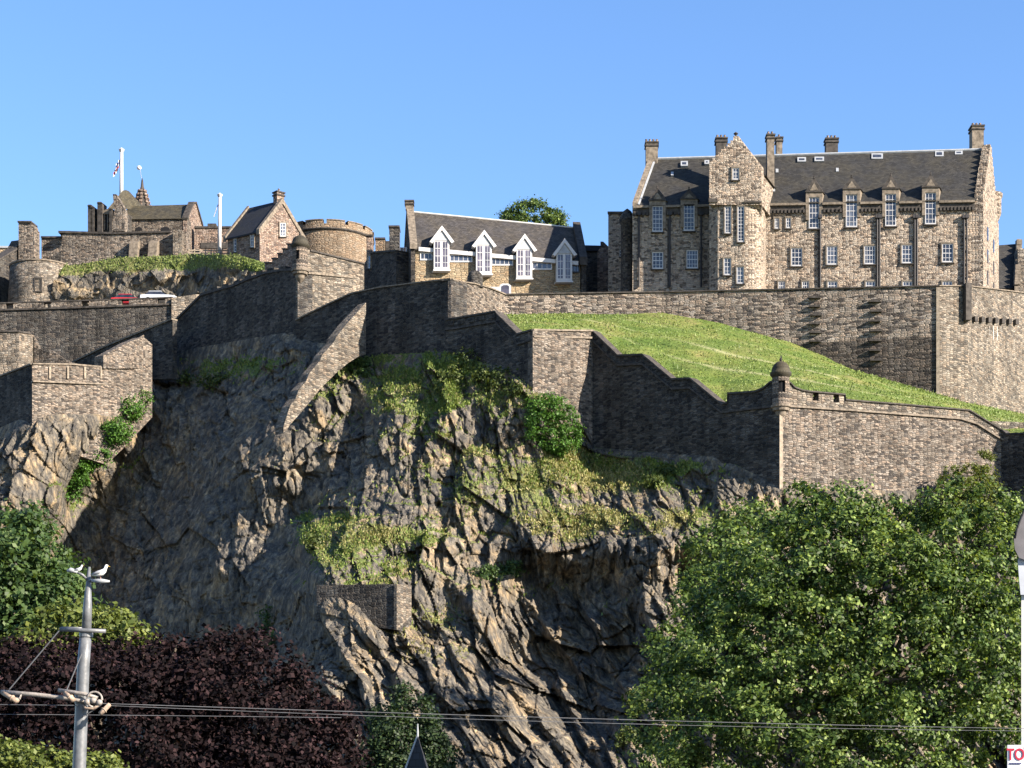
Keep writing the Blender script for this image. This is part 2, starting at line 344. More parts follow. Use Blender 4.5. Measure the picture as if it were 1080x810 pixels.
ALB = 0.73          # scales surface colours down against the raised exposure, so shade stays deep
for m_ in MATS.values():
    t_ = m_.node_tree
    for n_ in [k for k in t_.nodes if k.type in ('BSDF_PRINCIPLED', 'BSDF_TRANSLUCENT')]:
        i_ = n_.inputs[0]
        if i_.links:
            v_ = t_.nodes.new('ShaderNodeHueSaturation'); v_.inputs['Value'].default_value = ALB if m_.name != 'rock' else ALB * 1.24
            src_ = i_.links[0].from_socket; t_.links.new(src_, v_.inputs['Color']); t_.links.new(v_.outputs[0], i_)
# ------------------------------------------------------------------ numpy noise
def _h(ix, iy, iz, s):
    n = (ix.astype(np.int64) * 374761393 + iy.astype(np.int64) * 668265263 + iz.astype(np.int64) * 2147483647 + s * 974634777) & 0xffffffff
    n = ((n ^ (n >> 13)) * 1274126177) & 0xffffffff; n = n ^ (n >> 16)
    n = (n * 2246822519) & 0xffffffff; n = n ^ (n >> 15)
    return (n & 0xffffff) / float(0xffffff)
def vnoise(x, y, z, s=0):
    ix, iy, iz = np.floor(x), np.floor(y), np.floor(z); fx, fy, fz = x - ix, y - iy, z - iz
    fx, fy, fz = [q * q * (3 - 2 * q) for q in (fx, fy, fz)]; o = 0
    for a in (0, 1):
        for b in (0, 1):
            for c in (0, 1):
                w = (fx if a else 1 - fx) * (fy if b else 1 - fy) * (fz if c else 1 - fz)
                o = o + w * _h(ix + a, iy + b, iz + c, s)
    return o * 2 - 1
def fbm(x, y, z, oct=4, s=0, g=0.5):
    o = 0; a = 1; t = 0
    for k in range(oct): o = o + a * vnoise(x * 2 ** k, y * 2 ** k, z * 2 ** k, s + k); t += a; a *= g
    return o / t
def facets(x, z, s=0, tilt=1.0, lift=0.5, bias=0.0):
    """cellular tilted planes: fractured rock"""
    ix, iz = np.floor(x), np.floor(z); best = np.full(x.shape, 9.0); out = np.zeros(x.shape)
    for a in (-1, 0, 1):
        for b in (-1, 0, 1):
            cx, cz = ix + a, iz + b; zz = np.zeros_like(cx)
            jx = cx + _h(cx, cz, zz, s); jz = cz + _h(cx, cz, zz, s + 1)
            d = (x - jx) ** 2 + (z - jz) ** 2
            gx = (_h(cx, cz, zz, s + 2) * 2 - 1) + bias; gz = _h(cx, cz, zz, s + 3) * 2 - 1; c0 = _h(cx, cz, zz, s + 4) * 2 - 1
            val = (gx * (x - jx) + gz * (z - jz)) * tilt + c0 * lift
            k = d < best; best = np.where(k, d, best); out = np.where(k, val, out)
    return out

def grid_mesh(name, V, mat, attrs=None, parent=None, smooth=False):
    """V: array rows x cols x 3"""
    r, c, _ = V.shape; me = bpy.data.meshes.new(name)
    idx = np.arange(r * c).reshape(r, c)
    q = np.stack([idx[:-1, :-1], idx[1:, :-1], idx[1:, 1:], idx[:-1, 1:]], -1).reshape(-1, 4)
    off = np.array(wloc(parent)) if parent else 0
    me.vertices.add(r * c); me.vertices.foreach_set('co', (V.reshape(-1, 3) - off).ravel())
    me.loops.add(q.size); me.loops.foreach_set('vertex_index', q.ravel().astype('i'))
    me.polygons.add(len(q)); me.polygons.foreach_set('loop_start', np.arange(0, q.size, 4, dtype='i')); me.polygons.foreach_set('loop_total', np.full(len(q), 4, 'i'))
    me.update(calc_edges=True)
    for k, a in (attrs or {}).items():
        at = me.attributes.new(k, 'FLOAT', 'POINT'); at.data.foreach_set('value', a.ravel().astype('f'))
    me.materials.append(mat)
    if smooth: me.polygons.foreach_set('use_smooth', [True] * len(q))
    o = bpy.data.objects.new(name, me); COL.objects.link(o); o.parent = parent
    return o

def quads_mesh(name, V, tint, mat, parent=None):
    """V: n x 4 x 3 loose quads, tint: n"""
    n = len(V); me = bpy.data.meshes.new(name); off = np.array(wloc(parent)) if parent else 0
    me.vertices.add(n * 4); me.vertices.foreach_set('co', (V.reshape(-1, 3) - off).ravel())
    me.loops.add(n * 4); me.loops.foreach_set('vertex_index', np.arange(n * 4, dtype='i'))
    me.polygons.add(n); me.polygons.foreach_set('loop_start', np.arange(0, n * 4, 4, dtype='i')); me.polygons.foreach_set('loop_total', np.full(n, 4, 'i'))
    me.update(calc_edges=True)
    at = me.attributes.new('tint', 'FLOAT', 'POINT'); at.data.foreach_set('value', np.repeat(tint, 4).astype('f'))
    me.materials.append(mat)
    o = bpy.data.objects.new(name, me); COL.objects.link(o); o.parent = parent
    return o

def unit(a): return a / np.maximum(np.linalg.norm(a, axis=-1, keepdims=True), 1e-9)
def leaves(lobes, n, size, seed=0, clump=1.2, spread=0.46, per=60, inner=0.35, droop=0.0):
    """lobes: (centre Vector, (rx, ry, rz)). returns quads and tints of leaves gathered in clumps through the crown"""
    g = np.random.default_rng(seed)
    C = np.array([list(l[0]) for l in lobes]); Rr = np.array([list(l[1]) for l in lobes])
    w = (Rr[:, 0] * Rr[:, 2]); w = w / w.sum(); K = max(6, n // per)
    li = g.choice(len(lobes), K, p=w)
    d = unit(g.normal(size=(K, 3))); rad = np.where(g.random(K) < inner, g.uniform(0.3, 0.85, K), g.uniform(0.85, 1.08, K))
    cc = C[li] + d * Rr[li] * rad[:, None]; ct = g.normal(0, 0.13, K); cs = clump * g.uniform(0.6, 1.4, K)
    k = g.integers(0, K, n)
    off = g.normal(size=(n, 3)) * spread * cs[k][:, None]; off[:, 2] *= 0.7
    p = cc[k] + off
    nrm = unit(d[k] * 0.6 + unit(off) * 0.5 + g.normal(size=(n, 3)) * 0.75 + np.array([0, 0, 0.5]))
    a = unit(np.cross(nrm, g.normal(size=(n, 3)))); b = np.cross(nrm, a)
    s = size * g.uniform(0.6, 1.35, n)[:, None]; wd = g.uniform(0.55, 0.85, n)[:, None]
    V = np.stack([p - a * s * 0.5, p - b * s * 0.5 * wd + a * s * 0.05, p + a * s * 0.5 - np.array([0, 0, 1]) * s * droop, p + b * s * 0.5 * wd + a * s * 0.05], 1)
    tint = np.clip(0.45 + ct[k] + g.normal(0, 0.27, n), 0, 1)
    return V, tint
def LB(px, py, Y, rx, rz, ry):
    return (P(px, py, Y), (rx / FPX * Y, ry, rz / FPX * Y))
def tree(name, label, lobes, n, size, mat, seed, trunk=None, group=None, cat='tree', **kw):
    base = XY(*trunk[:2]) if trunk else Vector(lobes[0][0]); 
    if trunk: base.z = trunk[2] if len(trunk) > 2 else 0.0
    t = thing(name, label, cat, base, group)
    V, tint = leaves(lobes, n, size, seed, **kw)
    quads_mesh('crown', V, tint, MATS[mat], t)
    if trunk:
        mb = MB(); top = Vector(lobes[0][0]); rnd = random.Random(seed); r0 = trunk[3] if len(trunk) > 3 else 0.4
        mb.tube([base, base.lerp(top, 0.35) + Vector((0.2, 0, 0)), base.lerp(top, 0.7), top], [r0, r0 * 0.8, r0 * 0.5, r0 * 0.25], 10)
        mb.build('trunk', MATS['bark'], t, True)
        for l in lobes:
            m2 = MB(); c = Vector(l[0]); q = base.lerp(top, rnd.uniform(0.35, 0.7)); mid = q.lerp(c, 0.5) + Vector((0, 0, 0.08 * (c - q).length))
            m2.tube([q, mid, c, c + Vector((rnd.uniform(-1, 1), rnd.uniform(-1, 1), 1)) * l[1][2] * 0.5], [r0 * 0.42, r0 * 0.28, r0 * 0.15, r0 * 0.05], 6)
            m2.build('branch', MATS['bark'], t, True)
    return t
# ------------------------------------------------------------------ ground
mb = MB(); mb.quad(Vector((-4000, -200, 0)), Vector((4000, -200, 0)), Vector((4000, 6000, 0)), Vector((-4000, 6000, 0)))
tag(mb.build('ground', MATS['asphalt']), kind='structure')

# ------------------------------------------------------------------ the crag
BASE = [(-200, 520), (-60, 500), (0, 455), (34, 440), (130, 440), (150, 425), (162, 395), (200, 372), (314, 352), (330, 365), (383, 368), (400, 378), (470, 375),
        (530, 392), (562, 412), (612, 440), (628, 476), (700, 482), (762, 486), (822, 518), (900, 520), (1055, 525), (1300, 530)]
WY = [(-200, 246), (-60, 236), (34, 224), (112, 230), (160, 236), (175, 248), (314, 226), (475, 211), (562, 203), (625, 208), (822, 191), (1055, 200), (1130, 190), (1300, 180)]
CT = """-160,560,238 -60,520,232 0,475,223 34,452,222.5 80,455,227 130,466,232.5 0,530,217 60,530,223 30,600,220 -60,650,222
150,442,240 122,480,237 76,528,235 92,476,228 118,456,230.5 60,512,224 140,434,233.5 50,490,223 60,600,232 100,520,238 150,455,240 200,450,233 250,450,223.5 290,455,214.5 200,400,241 250,400,232 290,400,224.5
100,600,234 150,550,231 200,520,226 218,545,217 232,600,208 255,500,213 285,555,209.5 300,500,210 312,600,201 270,605,206 150,640,220 200,650,211.5
280,650,203 318,650,194 335,640,185.5 336,720,180.5 345,800,176.5 100,700,222 200,720,210 280,720,198 325,720,187 200,810,204 300,810,188 330,810,181 0,700,226 0,810,220
300,465,211.5 295,510,208.5 340,430,213.5 385,385,218.5 400,400,216.5
372,440,215 350,470,212.5 330,505,211 322,540,209.5 300,575,207 413,432,208 398,462,206 394,482,204.5 383,512,202 374,536,199 345,562,196.5 322,575,196.5
450,400,210.5 350,590,191.5 332,605,188.5 470,388,210.5 500,420,205 550,430,202.5 560,470,201 480,470,202 450,520,198 520,500,199
540,560,194 480,560,194 420,570,192 380,580,191 400,605,188.5 340,616,186.5 410,620,186.0 340,652,185.5 410,655,184.5 420,672,183.5 482,640,188.5 496,640,184.8 505,665,185 530,650,190 545,665,190
560,600,193.5 600,560,194.5 640,520,197 600,500,200 560,505,199.5 660,492,202 620,492,205.5 575,583,190 600,590,190.5 640,577,188
575,602,193 600,612,194 640,617,192.5 575,650,192.5 588,650,190.5 612,655,192.5 630,660,189.5 648,664,191 560,700,192 530,690,190 605,690,188.5 625,700,186 660,640,188 672,620,187 690,595,185 655,700,187 620,730,187 590,705,190.5 700,640,184.5
735,560,186 748,600,186 702,580,184.8 726,600,190 735,620,188 650,680,189 500,690,182.5 540,730,181 580,775,178 562,722,187 590,745,186 625,772,183 760,497,195.5 735,492,197 700,502,200 722,520,195 760,530,191.5 690,540,191
822,525,190 900,525,193.5 1000,530,197.5 1060,530,199 1150,530,188 900,650,184 1080,650,187 1080,810,174 900,810,172 1240,700,180 700,700,182 665,760,179 760,650,182 700,810,174
600,810,175 500,810,172.5 450,760,176.5 400,720,179.5 380,810,174.5 460,700,181.5 -200,810,215 1300,860,172 -200,880,210 500,880,168 900,880,166 100,880,206"""
ctl = [tuple(float(q) for q in s.split(',')) for s in CT.split()]
for x in range(-200, 1301, 25): ctl.append((x, interp(BASE, x), interp(WY, x) - 0.5))
ctl = np.array(ctl)
def rbf_fit(c):
    p = c[:, :2] / 100.0; d = np.linalg.norm(p[:, None] - p[None], axis=2); n = len(p)
    A = np.zeros((n + 3, n + 3)); A[:n, :n] = d + np.eye(n) * -0.01; A[:n, n] = 1; A[:n, n + 1:] = p; A[n, :n] = 1; A[n + 1:, :n] = p.T
    b = np.zeros(n + 3); b[:n] = c[:, 2]; return p, np.linalg.solve(A, b)
rp, rw = rbf_fit(ctl)
def rockY(px, py):
    sh = px.shape; q = np.stack([px.ravel(), py.ravel()], 1) / 100.0; out = np.zeros(len(q))
    for k in range(len(rp)): out += rw[k] * np.sqrt((q[:, 0] - rp[k, 0]) ** 2 + (q[:, 1] - rp[k, 1]) ** 2)
    out += rw[len(rp)] + q @ rw[len(rp) + 1:]
    return out.reshape(sh)
NC, NR = 1300, 520
cx = np.linspace(-180, 1260, NC); bt = np.interp(cx, [b[0] for b in BASE], [b[1] for b in BASE]) - 16
tt = np.linspace(0, 1, NR)[:, None]; PX = np.repeat(cx[None], NR, 0); PY = bt[None] + (880 - bt[None]) * tt
Yb = rockY(PX, PY)
Z0 = (HOR - PY) / FPX * Yb + CZ; X0 = (PX - CX) / FPX * Yb
wx = fbm(X0 / 9, Yb * 0, Z0 / 9, 2, 40) * 1.1
low = np.clip((PY - 600) / 60, 0, 1) * np.clip((PX - 325) / 20, 0, 1)      # the strongly bedded lower crag
def relief(ang, sd, saww):
    th = R(ang); sx = X0 * math.cos(th) + Z0 * math.sin(th) + wx; sz = -X0 * math.sin(th) + Z0 * math.cos(th)
    B = facets(sx / 5.4, sz / 7.5, sd + 3, 2.1, 1.0, 0.5) * (0.8 + 0.3 * saww)
    B += facets(sx / 2.4, sz / 4.6, sd + 9, 1.25, 0.65, 0.8) * 0.95
    C = facets(sx / 1.05, sz / 2.1, sd + 17, 0.62, 0.34, 0.8) * 0.95 + facets(sx / 0.5, sz / 0.9, sd + 23, 0.28, 0.16, 0.6) * 0.85
    cr = vnoise(sx / 1.6, sz / 6.0, Yb * 0, sd + 77) + 0.3 * vnoise(sx / 0.6, sz / 2.0, Yb * 0, sd + 78); B += 0.8 * np.exp(-(cr / 0.06) ** 2)
    cr = vnoise(sx / 3.0, sz / 2.0, Yb * 0, sd + 87) + 0.25 * vnoise(sx / 0.9, sz / 0.7, Yb * 0, sd + 88); B += 0.55 * np.exp(-(cr / 0.045) ** 2)
    if saww:
        saw = (sx + 0.8 * fbm(X0 / 4, Z0 / 12, Yb * 0, 2, 71)) / 2.9; fr = saw - np.floor(saw)
        B += (np.where(fr < 0.75, fr / 0.75, (1 - fr) / 0.25) - 0.5) * 2.0
    return B, C
B0_, C0_ = relief(5, 100, 0); B1_, C1_ = relief(31, 0, 1)
D = B0_ * (1 - low) + B1_ * low; DS = C0_ * (1 - low) + C1_ * low
D += fbm(X0 / 9, Yb * 0, Z0 / 9, 3, 55) * 1.2
gX = np.gradient(Yb, axis=1) / np.gradient(X0, axis=1); lit0 = np.clip((gX + 1.0) / 1.0, 0, 1)
lit0 = np.maximum(lit0, np.clip((PX - 420) / 40, 0, 1))
D = D * (0.7 + 0.3 * lit0) + DS * (0.9 + 0.1 * lit0)
left = np.clip((330 - PX) / 60, 0, 1) * np.clip((PY - 380) / 60, 0, 1); D *= (1 - 0.4 * left)
D *= 1 - 0.75 * np.exp(-(((PX - 372) / 48) ** 2 + ((PY - 640) / 26) ** 2) ** 2)
edge = np.clip((PY - (bt[None] + 12)) / 20.0, 0.0, 1.0)
# veg regions: (px, py, rx, ry, weight, dry)
REG = [(500, 385, 62, 42, .78, .15), (470, 450, 80, 45, .42, .5), (480, 520, 95, 40, .42, .5), (425, 567, 62, 18, .75, .65), (350, 580, 40, 25, .5, .45), (375, 395, 42, 28, .6, .35),
       (330, 440, 40, 30, .35, .55), (640, 500, 85, 20, .50, .8), (690, 500, 50, 16, .45, .35), (560, 510, 60, 34, .5, .5), (600, 550, 60, 24, .4, .8), (530, 610, 70, 22, .5, .15), (385, 615, 60, 6, .7, .6),
       (250, 500, 60, 30, .25, .5), (110, 490, 60, 50, .5, .1), (230, 390, 90, 22, .35, .1), (420, 600, 50, 14, .4, .6), (430, 420, 60, 40, .4, .15), (620, 545, 70, 12, .3, .9), (700, 550, 70, 16, .22, .9),
       (450, 650, 60, 20, .4, .6), (470, 690, 60, 16, .4, .85), (600, 480, 60, 12, .5, .6), (820, 545, 90, 24, .7, .2), (60, 560, 40, 60, .4, .1), (380, 650, 90, 30, .15, .8), (280, 670, 14, 35, .6, .0), (430, 385, 60, 13, .8, .05), (240, 385, 90, 14, .55, .05), (700, 492, 80, 9, .8, .1), (560, 420, 40, 12, .6, .2), (640, 620, 40, 40, .3, .1), (345, 545, 60, 50, .3, .1)]
veg = np.zeros_like(Yb); dry = np.full_like(Yb, 0.15); dw = np.full_like(Yb, 0.5)
for x, y, rx, ry, w, dv in REG:
    e = np.exp(-(((PX - x) / rx) ** 2 + ((PY - y) / ry) ** 2)); veg += e * w * 0.86; dry += e * dv; dw += e
dry = np.clip(dry / dw * 0.8 + 0.35 * fbm(X0 / 3, Yb * 0, Z0 / 3, 3, 91), 0, 1)
veg = np.minimum(veg, 0.8) * np.clip(1.0 + 0.75 * fbm(X0 / 2.2, Yb * 0, Z0 / 1.6, 4, 101), 0, 1.35)
YY = Yb + D * edge * (1 - 0.45 * np.clip(veg, 0, 1))
back = np.clip((bt[None] + 12 - PY), 0, 20); YY = YY + back * 0.5
XX = (PX - CX) / FPX * Yb + 0.10 * fbm(X0 / 1.5, Z0 / 1.5, Yb * 0, 2, 5); ZZ = Z0 + 0.35 * D * edge * 0.3
V = np.stack([XX, YY, ZZ], -1)
# slope: ledges hold grass
dz = np.gradient(YY, axis=0) / (np.gradient(ZZ, axis=0) - 1e-6); ledge = np.clip(np.abs(np.clip(-dz, -3, 3)) * 0 + (dz > 0.9) * 0.25, 0, 1)
dYz = np.gradient(YY, axis=0); dZz = np.gradient(ZZ, axis=0); up = np.clip(dYz / np.minimum(dZz, -1e-3) , -4, 4)
flat = np.clip(up - 0.7, 0, 1.6)
vegA = np.clip(veg * (0.62 + 0.35 * flat) + 0.12 * flat, 0, 0.85)
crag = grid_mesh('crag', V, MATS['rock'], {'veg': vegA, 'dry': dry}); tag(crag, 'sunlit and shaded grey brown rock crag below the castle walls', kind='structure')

def surf(px, py):
    c = int(round((px + 180) / 1440 * (NC - 1))); c = min(max(c, 0), NC - 1)
    r = int(round((py - bt[c]) / (880 - bt[c]) * (NR - 1))); r = min(max(r, 0), NR - 1)
    return Vector(V[r, c])

# tufts of grass standing on the ledges
def tufts(name, label, mask, n, h, mat, seed, lean=0.35):
    g = np.random.default_rng(seed); w = mask.ravel() ** 2; idx = g.choice(len(w), n, p=w / w.sum())
    p = V.reshape(-1, 3)[idx] + g.normal(0, 0.10, (n, 3)) + np.array([0, -0.05, 0])
    hh = h * g.uniform(0.4, 1.4, n)[:, None]; a = g.uniform(0, 2 * np.pi, n); side = np.stack([np.cos(a), np.sin(a), 0 * a], 1)
    tip = p + np.array([0, 0, 1]) * hh + g.normal(0, lean, (n, 3)) * hh - np.array([0, 0.3, 0]) * hh
    wd = 0.06 + 0.05 * g.random(n)[:, None]; mid = (p + tip) / 2 + np.array([0, 0, 0.1]) * hh
    Q = np.stack([p - side * wd, p + side * wd, mid + side * wd * 0.8, tip], 1)
    Q2 = np.stack([p - side * wd, mid + side * wd, tip, mid - side * wd], 1)
    q = quads_mesh(name, np.where(g.random(n)[:, None, None] < 0.5, Q, Q2), np.clip(g.normal(0.5, 0.25, n), 0, 1), MATS[mat])
    return tag(q, label, 'grass', kind='stuff')
mk = np.clip(vegA - 0.36 + 0.25 * fbm(X0 / 2, Yb * 0, Z0 / 2, 3, 12), 0, 1) * (edge > 0.05)
tufts('dry_grass', 'straw coloured dry grass tufts on the rock ledges', mk * np.clip(dry, 0.05, 1) + 1e-9, 20000, 0.2, 'blade_dry', 1)
tufts('green_grass', 'green grass tufts growing among the rocks', mk * np.clip(1.05 - dry, 0.05, 1) + 1e-9, 20000, 0.22, 'blade_green', 2)

# ------------------------------------------------------------------ ramparts
def wall_thing(label, parts, name='rampart_wall', cat='wall', mat='rampart', anchor=None, group=None):
    """parts: list of (partname, builder MB, material)"""
    a = anchor or (0, 0, 0); t = thing(name, label, cat, a, group)
    for nm, m, ma in parts: m.build(nm, MATS[ma], t)
    return t
def S(pts, thick=1.0, proud=0.0):
    m = MB(); m.strip(pts, thick, proud); return m
def coping(top, h=2.2, proud=0.16, thick=1.15):
    return S([(x, Y, t, t + h) for x, Y, t in top], thick, proud)

# long wall of the upper left terrace with low gun openings
top1 = [(-80, 252, 322), (0, 251, 319), (80, 250.5, 316.5), (182, 250, 313)]
w = thing('terrace_wall', 'long dark stone terrace wall with low gaps below the round tower, at far left', 'wall', XY(60, 250))
S([(x, Y, t + 9, 400) for x, Y, t in top1], 1.2).build('masonry', MATS['rampart_dark_shade'], w)
S([(x, Y, t + 7.2, t + 9) for x, Y, t in top1], 1.2, 0.2).build('cordon', MATS['dressed_dark'], w)
S([(x, Y, t, t + 1.2) for x, Y, t in top1], 0.9, 0.06).build('coping', MATS['dressed_dark'], w)
gaps = [-40, 10, 50, 90, 132, 170]; e = -80
pm = MB()
for gx in gaps + [400]:
    x1 = min(gx - 4, 182)
    if x1 > e: pm.strip([(e, interp(top1, e), interp(top1, e, 2) + 1.2, interp(top1, e, 2) + 7.2), (x1, interp(top1, x1), interp(top1, x1, 2) + 1.2, interp(top1, x1, 2) + 7.2)], 0.8)
    e = gx + 4
pm.build('parapet', MATS['rampart'], w)
S([(181, 249.6, 314, 380), (214, 250.4, 309.5, 380)], 1.4).build('pier', MATS['rampart_pale'], w)

# great shaded rampart with the sentry turret on its corner
T2 = [(176, 248, 346), (213, 242, 309.5), (228, 239.6, 305), (246, 236.8, 300), (262, 234.3, 293), (280, 231.4, 286.5), (298, 228.5, 283.5), (314, 226, 283)]
w = thing('rampart_wall', 'great shaded rampart climbing to the domed turret on its lit corner, left of centre', 'wall', XY(314, 226))
S([(x, Y, t, interp(BASE, x) + 14) for x, Y, t in T2], 2.0).build('masonry', MATS['rampart_dark_shade'], w)
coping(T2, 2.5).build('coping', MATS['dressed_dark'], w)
m = MB()
for x in range(222, 306, 12): m.strip([(x, interp(T2, x), interp(T2, x, 2) - 3.0, interp(T2, x, 2) + 0.2), (x + 7, interp(T2, x + 7), interp(T2, x + 7, 2) - 3.0, interp(T2, x + 7, 2) + 0.2)], 0.7)
m.build('merlon', MATS['rampart_dark_shade'], w)
T3 = [(314, 226, 262), (327, 227.1, 263.5), (356, 229.5, 270.5), (384, 231.8, 277.5)]
S([(x, Y, t, 345) for x, Y, t in T3], 0.4).build('lit_flank', MATS['rampart_pale'], w)
S([(314, 226, 286, 288.2), (375, 231.2, 292, 294)], 0.4, 0.2).build('cordon', MATS['dressed'], w)
coping([(x, Y, t) for x, Y, t in T3[1:]], 1.6).build('coping', MATS['dressed_dark'], w)

def turret(px, Y, pt, pb, rpx, label, dark='dressed_dark', slots=(5,), body='rampart'):
    """domed sentry box on a corbel: dome top pt, base pb (pixel rows)"""
    sc = Y / FPX; c = P(px, pb, Y); r = rpx * sc; H = (pb - pt) * sc
    t = thing('sentry_turret', label, 'turret', c)
    m = MB(); hb = H * 0.60; prof = [(r * 0.98, 0), (r * 0.98, hb * 0.45), (r * 0.98, hb * 0.85), (r * 0.98, hb)]
    m.lathe(c, prof, 16, {(1, k) for k in slots}); m.build('body', MATS[body], t)
    m = MB(); m.lathe(c + Vector((0, 0, 0)), [(r * 0.74, 0.02), (r * 0.74, hb)], 12, {(0, k) for k in ()}); m.build('inner_wall', MATS['dark_inside'], t)
    m = MB(); m.lathe(c + Vector((0, 0, hb)), [(r * 0.9, 0), (r * 1.22, 0.06 * H), (r * 1.22, 0.11 * H), (r * 1.06, 0.13 * H)] + [(r * 1.06 * math.cos(a), 0.13 * H + 0.22 * H * math.sin(a)) for a in [k * math.pi / 16 for k in range(1, 8)]] + [(0.03, 0.35 * H)], 24)
    m.build('dome', MATS['slate_moss'], t, True)
    m = MB(); m.lathe(c + Vector((0, 0, hb + 0.34 * H)), [(0.05, 0), (0.14, 0.12), (0.16, 0.22), (0.06, 0.36), (0.03, 0.60), (0.0, 0.62)], 8); m.build('finial', MATS[dark], t, True)
    m = MB(); m.lathe(c, [(r * 1.14, 0.12), (r * 1.14, -0.1), (r * 0.98, -0.14), (r * 0.92, -0.42), (r * 0.66, -0.5), (r * 0.55, -0.85), (r * 0.1, -1.35)], 20); m.build('corbel', MATS['dressed'], t)
    return t
turret(316.5, 226.2, 246.5, 286, 8.3, 'domed sentry turret on the corner of the great shaded rampart, before the round battery', slots=(11,))

# diagonal shaded wall in the middle
T4 = [(312, 225.8, 337), (340, 223.3, 323), (370, 220.5, 309), (400, 217.8, 302.5), (440, 214.2, 297.5), (476, 211, 293.5)]
w = thing('rampart_wall', 'tall shaded wall with a sloping top in front of the building with white dormers', 'wall', XY(476, 211))
S([(x, Y, t, interp(BASE, x) + 16) for x, Y, t in T4], 2.5).build('masonry', MATS['rampart_dark_shade'], w)
coping(T4, 1.4).build('coping', MATS['dressed'], w)
T5 = [(476, 211, 293.8), (486, 213, 296.5), (500, 215.5, 298.5), (516, 218.5, 303), (533, 222, 310)]
S([(x, Y, t, 350) for x, Y, t in T5], 0.4).build('lit_flank', MATS['rampart'], w)
coping(T5, 1.2).build('coping', MATS['dressed'], w)
m = MB(); c = P(501, 298, 217); m.lathe(c, [(0.85, -0.6), (0.85, 0.5), (0.75, 0.9), (0.45, 1.2), (0.0, 1.3)], 16); m.build('round_merlon', MATS['rampart_dark_shade'], w, True)

# descending sunlit spur wall
w = thing('spur_wall', 'narrow sunlit wall stepping steeply down the rock below the tall shaded wall', 'wall', XY(340, 214))
S([(299, 208.5, 450, 457), (303, 208.9, 437, 452), (306, 209.2, 428, 448), (312, 209.8, 420, 441), (315, 210.1, 411, 438), (323, 210.9, 402, 428), (326, 211.2, 394, 425), (337, 212.3, 381, 411), (340, 212.6, 374, 408), (352, 213.8, 361, 396), (355, 214.1, 355, 393), (367, 215.5, 340, 383), (378, 216.8, 328, 376), (386, 217.6, 319, 374)], 1.3).build('masonry', MATS['rampart_pale'], w)

# shaded wall with battlements stepping down to the lit bastion
T6 = [(470, 211.2, 336), (480, 210.5, 335), (523, 206.6, 327.5), (525, 206.4, 331), (546, 204.5, 351.5), (562, 203, 347)]
w = thing('rampart_wall', 'shaded battlemented wall left of the small sunlit bastion', 'wall', XY(520, 206.5))
S([(x, Y, t + 1, interp(BASE, x) + 18) for x, Y, t in T6], 1.6).build('masonry', MATS['rampart_dark_shade'], w)
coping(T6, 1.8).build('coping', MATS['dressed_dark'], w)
S([(x, Y, t + 10.5, t + 12.5) for x, Y, t in T6], 0.3, 0.16).build('cordon', MATS['dressed_dark'], w)
m = MB()
for x in (472, 483, 494, 505, 516):
    m.strip([(x, interp(T6, x), interp(T6, x, 2) + 3, interp(T6, x, 2) + 8), (x + 6.5, interp(T6, x + 6.5), interp(T6, x + 6.5, 2) + 3, interp(T6, x + 6.5, 2) + 8)], 0.2, 0.10)
m.build('merlon', MATS['rampart_dark_shade'], w)

T7 = [(562, 203, 347), (590, 204.8, 347.5), (625, 208, 348)]
w = thing('bastion', 'small sunlit stone bastion above the round green bush', 'bastion', XY(590, 205))
S([(562, 202.8, 348, 430), (590, 204.8, 348.5, 480), (619, 207.5, 349, 492), (625, 208, 349, 492)], 1.6).build('masonry', MATS['rampart'], w)
coping(T7, 1.8).build('coping', MATS['dressed'], w)
S([(562, 202.9, 354, 356), (624, 207.9, 355.5, 357.5)], 0.3, 0.2).build('cordon', MATS['dressed'], w)

T8 = [(625, 208, 348), (652, 205.7, 374), (678, 203.4, 373), (709, 200.7, 399), (728, 199.1, 398), (761, 196.2, 425), (767.6, 195.7, 424), (768, 195.6, 414), (797, 193.1, 412), (806, 192.4, 408), (813, 191.8, 402), (822, 191, 400)]
w = thing('rampart_wall', 'shaded rampart stepping down beside the lawn to the lower sentry turret', 'wall', XY(720, 200))
S([(x, Y, t + 1.5, interp(BASE, x) + 16) for x, Y, t in T8], 1.5).build('masonry', MATS['rampart_dark_shade'], w)
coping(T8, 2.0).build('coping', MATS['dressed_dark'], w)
C8 = [(625, 208, 358), (652, 205.7, 384), (678, 203.4, 383), (709, 200.7, 409), (728, 199.1, 408), (762, 196.2, 434), (790, 193.7, 430.5), (822, 191, 427)]
S([(x, Y, t, t + 2.2) for x, Y, t in C8], 0.3, 0.2).build('cordon', MATS['dressed_dark'], w)

# sunlit outer wall right of the turret, with two real embrasures in its parapet
T9 = [(822, 191, 400), (833, 191.5, 403), (838, 191.7, 408), (846, 192.1, 411), (852, 192.3, 412), (891, 193.9, 415.5), (891.6, 193.9, 421), (960, 196.8, 426.5), (1022, 199.2, 432), (1060, 200.3, 455)]
C9 = [(822, 191, 427), (900, 194.2, 432), (1012, 199, 440.5), (1030, 199.6, 446), (1060, 200.3, 465)]
w = thing('rampart_wall', 'broad sunlit rampart right of the lower sentry turret above the big tree', 'wall', XY(940, 196))
S([(x, Y, t + 1.0, 548) for x, Y, t in C9], 1.6).build('masonry', MATS['rampart'], w)
S([(x, Y, t, t + 2.0) for x, Y, t in C9], 0.3, 0.2).build('cordon', MATS['dressed'], w)
m = MB(); Y9 = lambda x: interp(T9, x); t9 = lambda x: interp(T9, x, 2); c9 = lambda x: interp(C9, x, 2)
op = [(857.5, 863.5, 414.2, 422.5), (879, 885, 416.2, 424.3)]; xs = [822, 833, 838, 846, 852, 857.5, 863.5, 879, 885, 891, 891.6, 960, 1012, 1022, 1030, 1060]
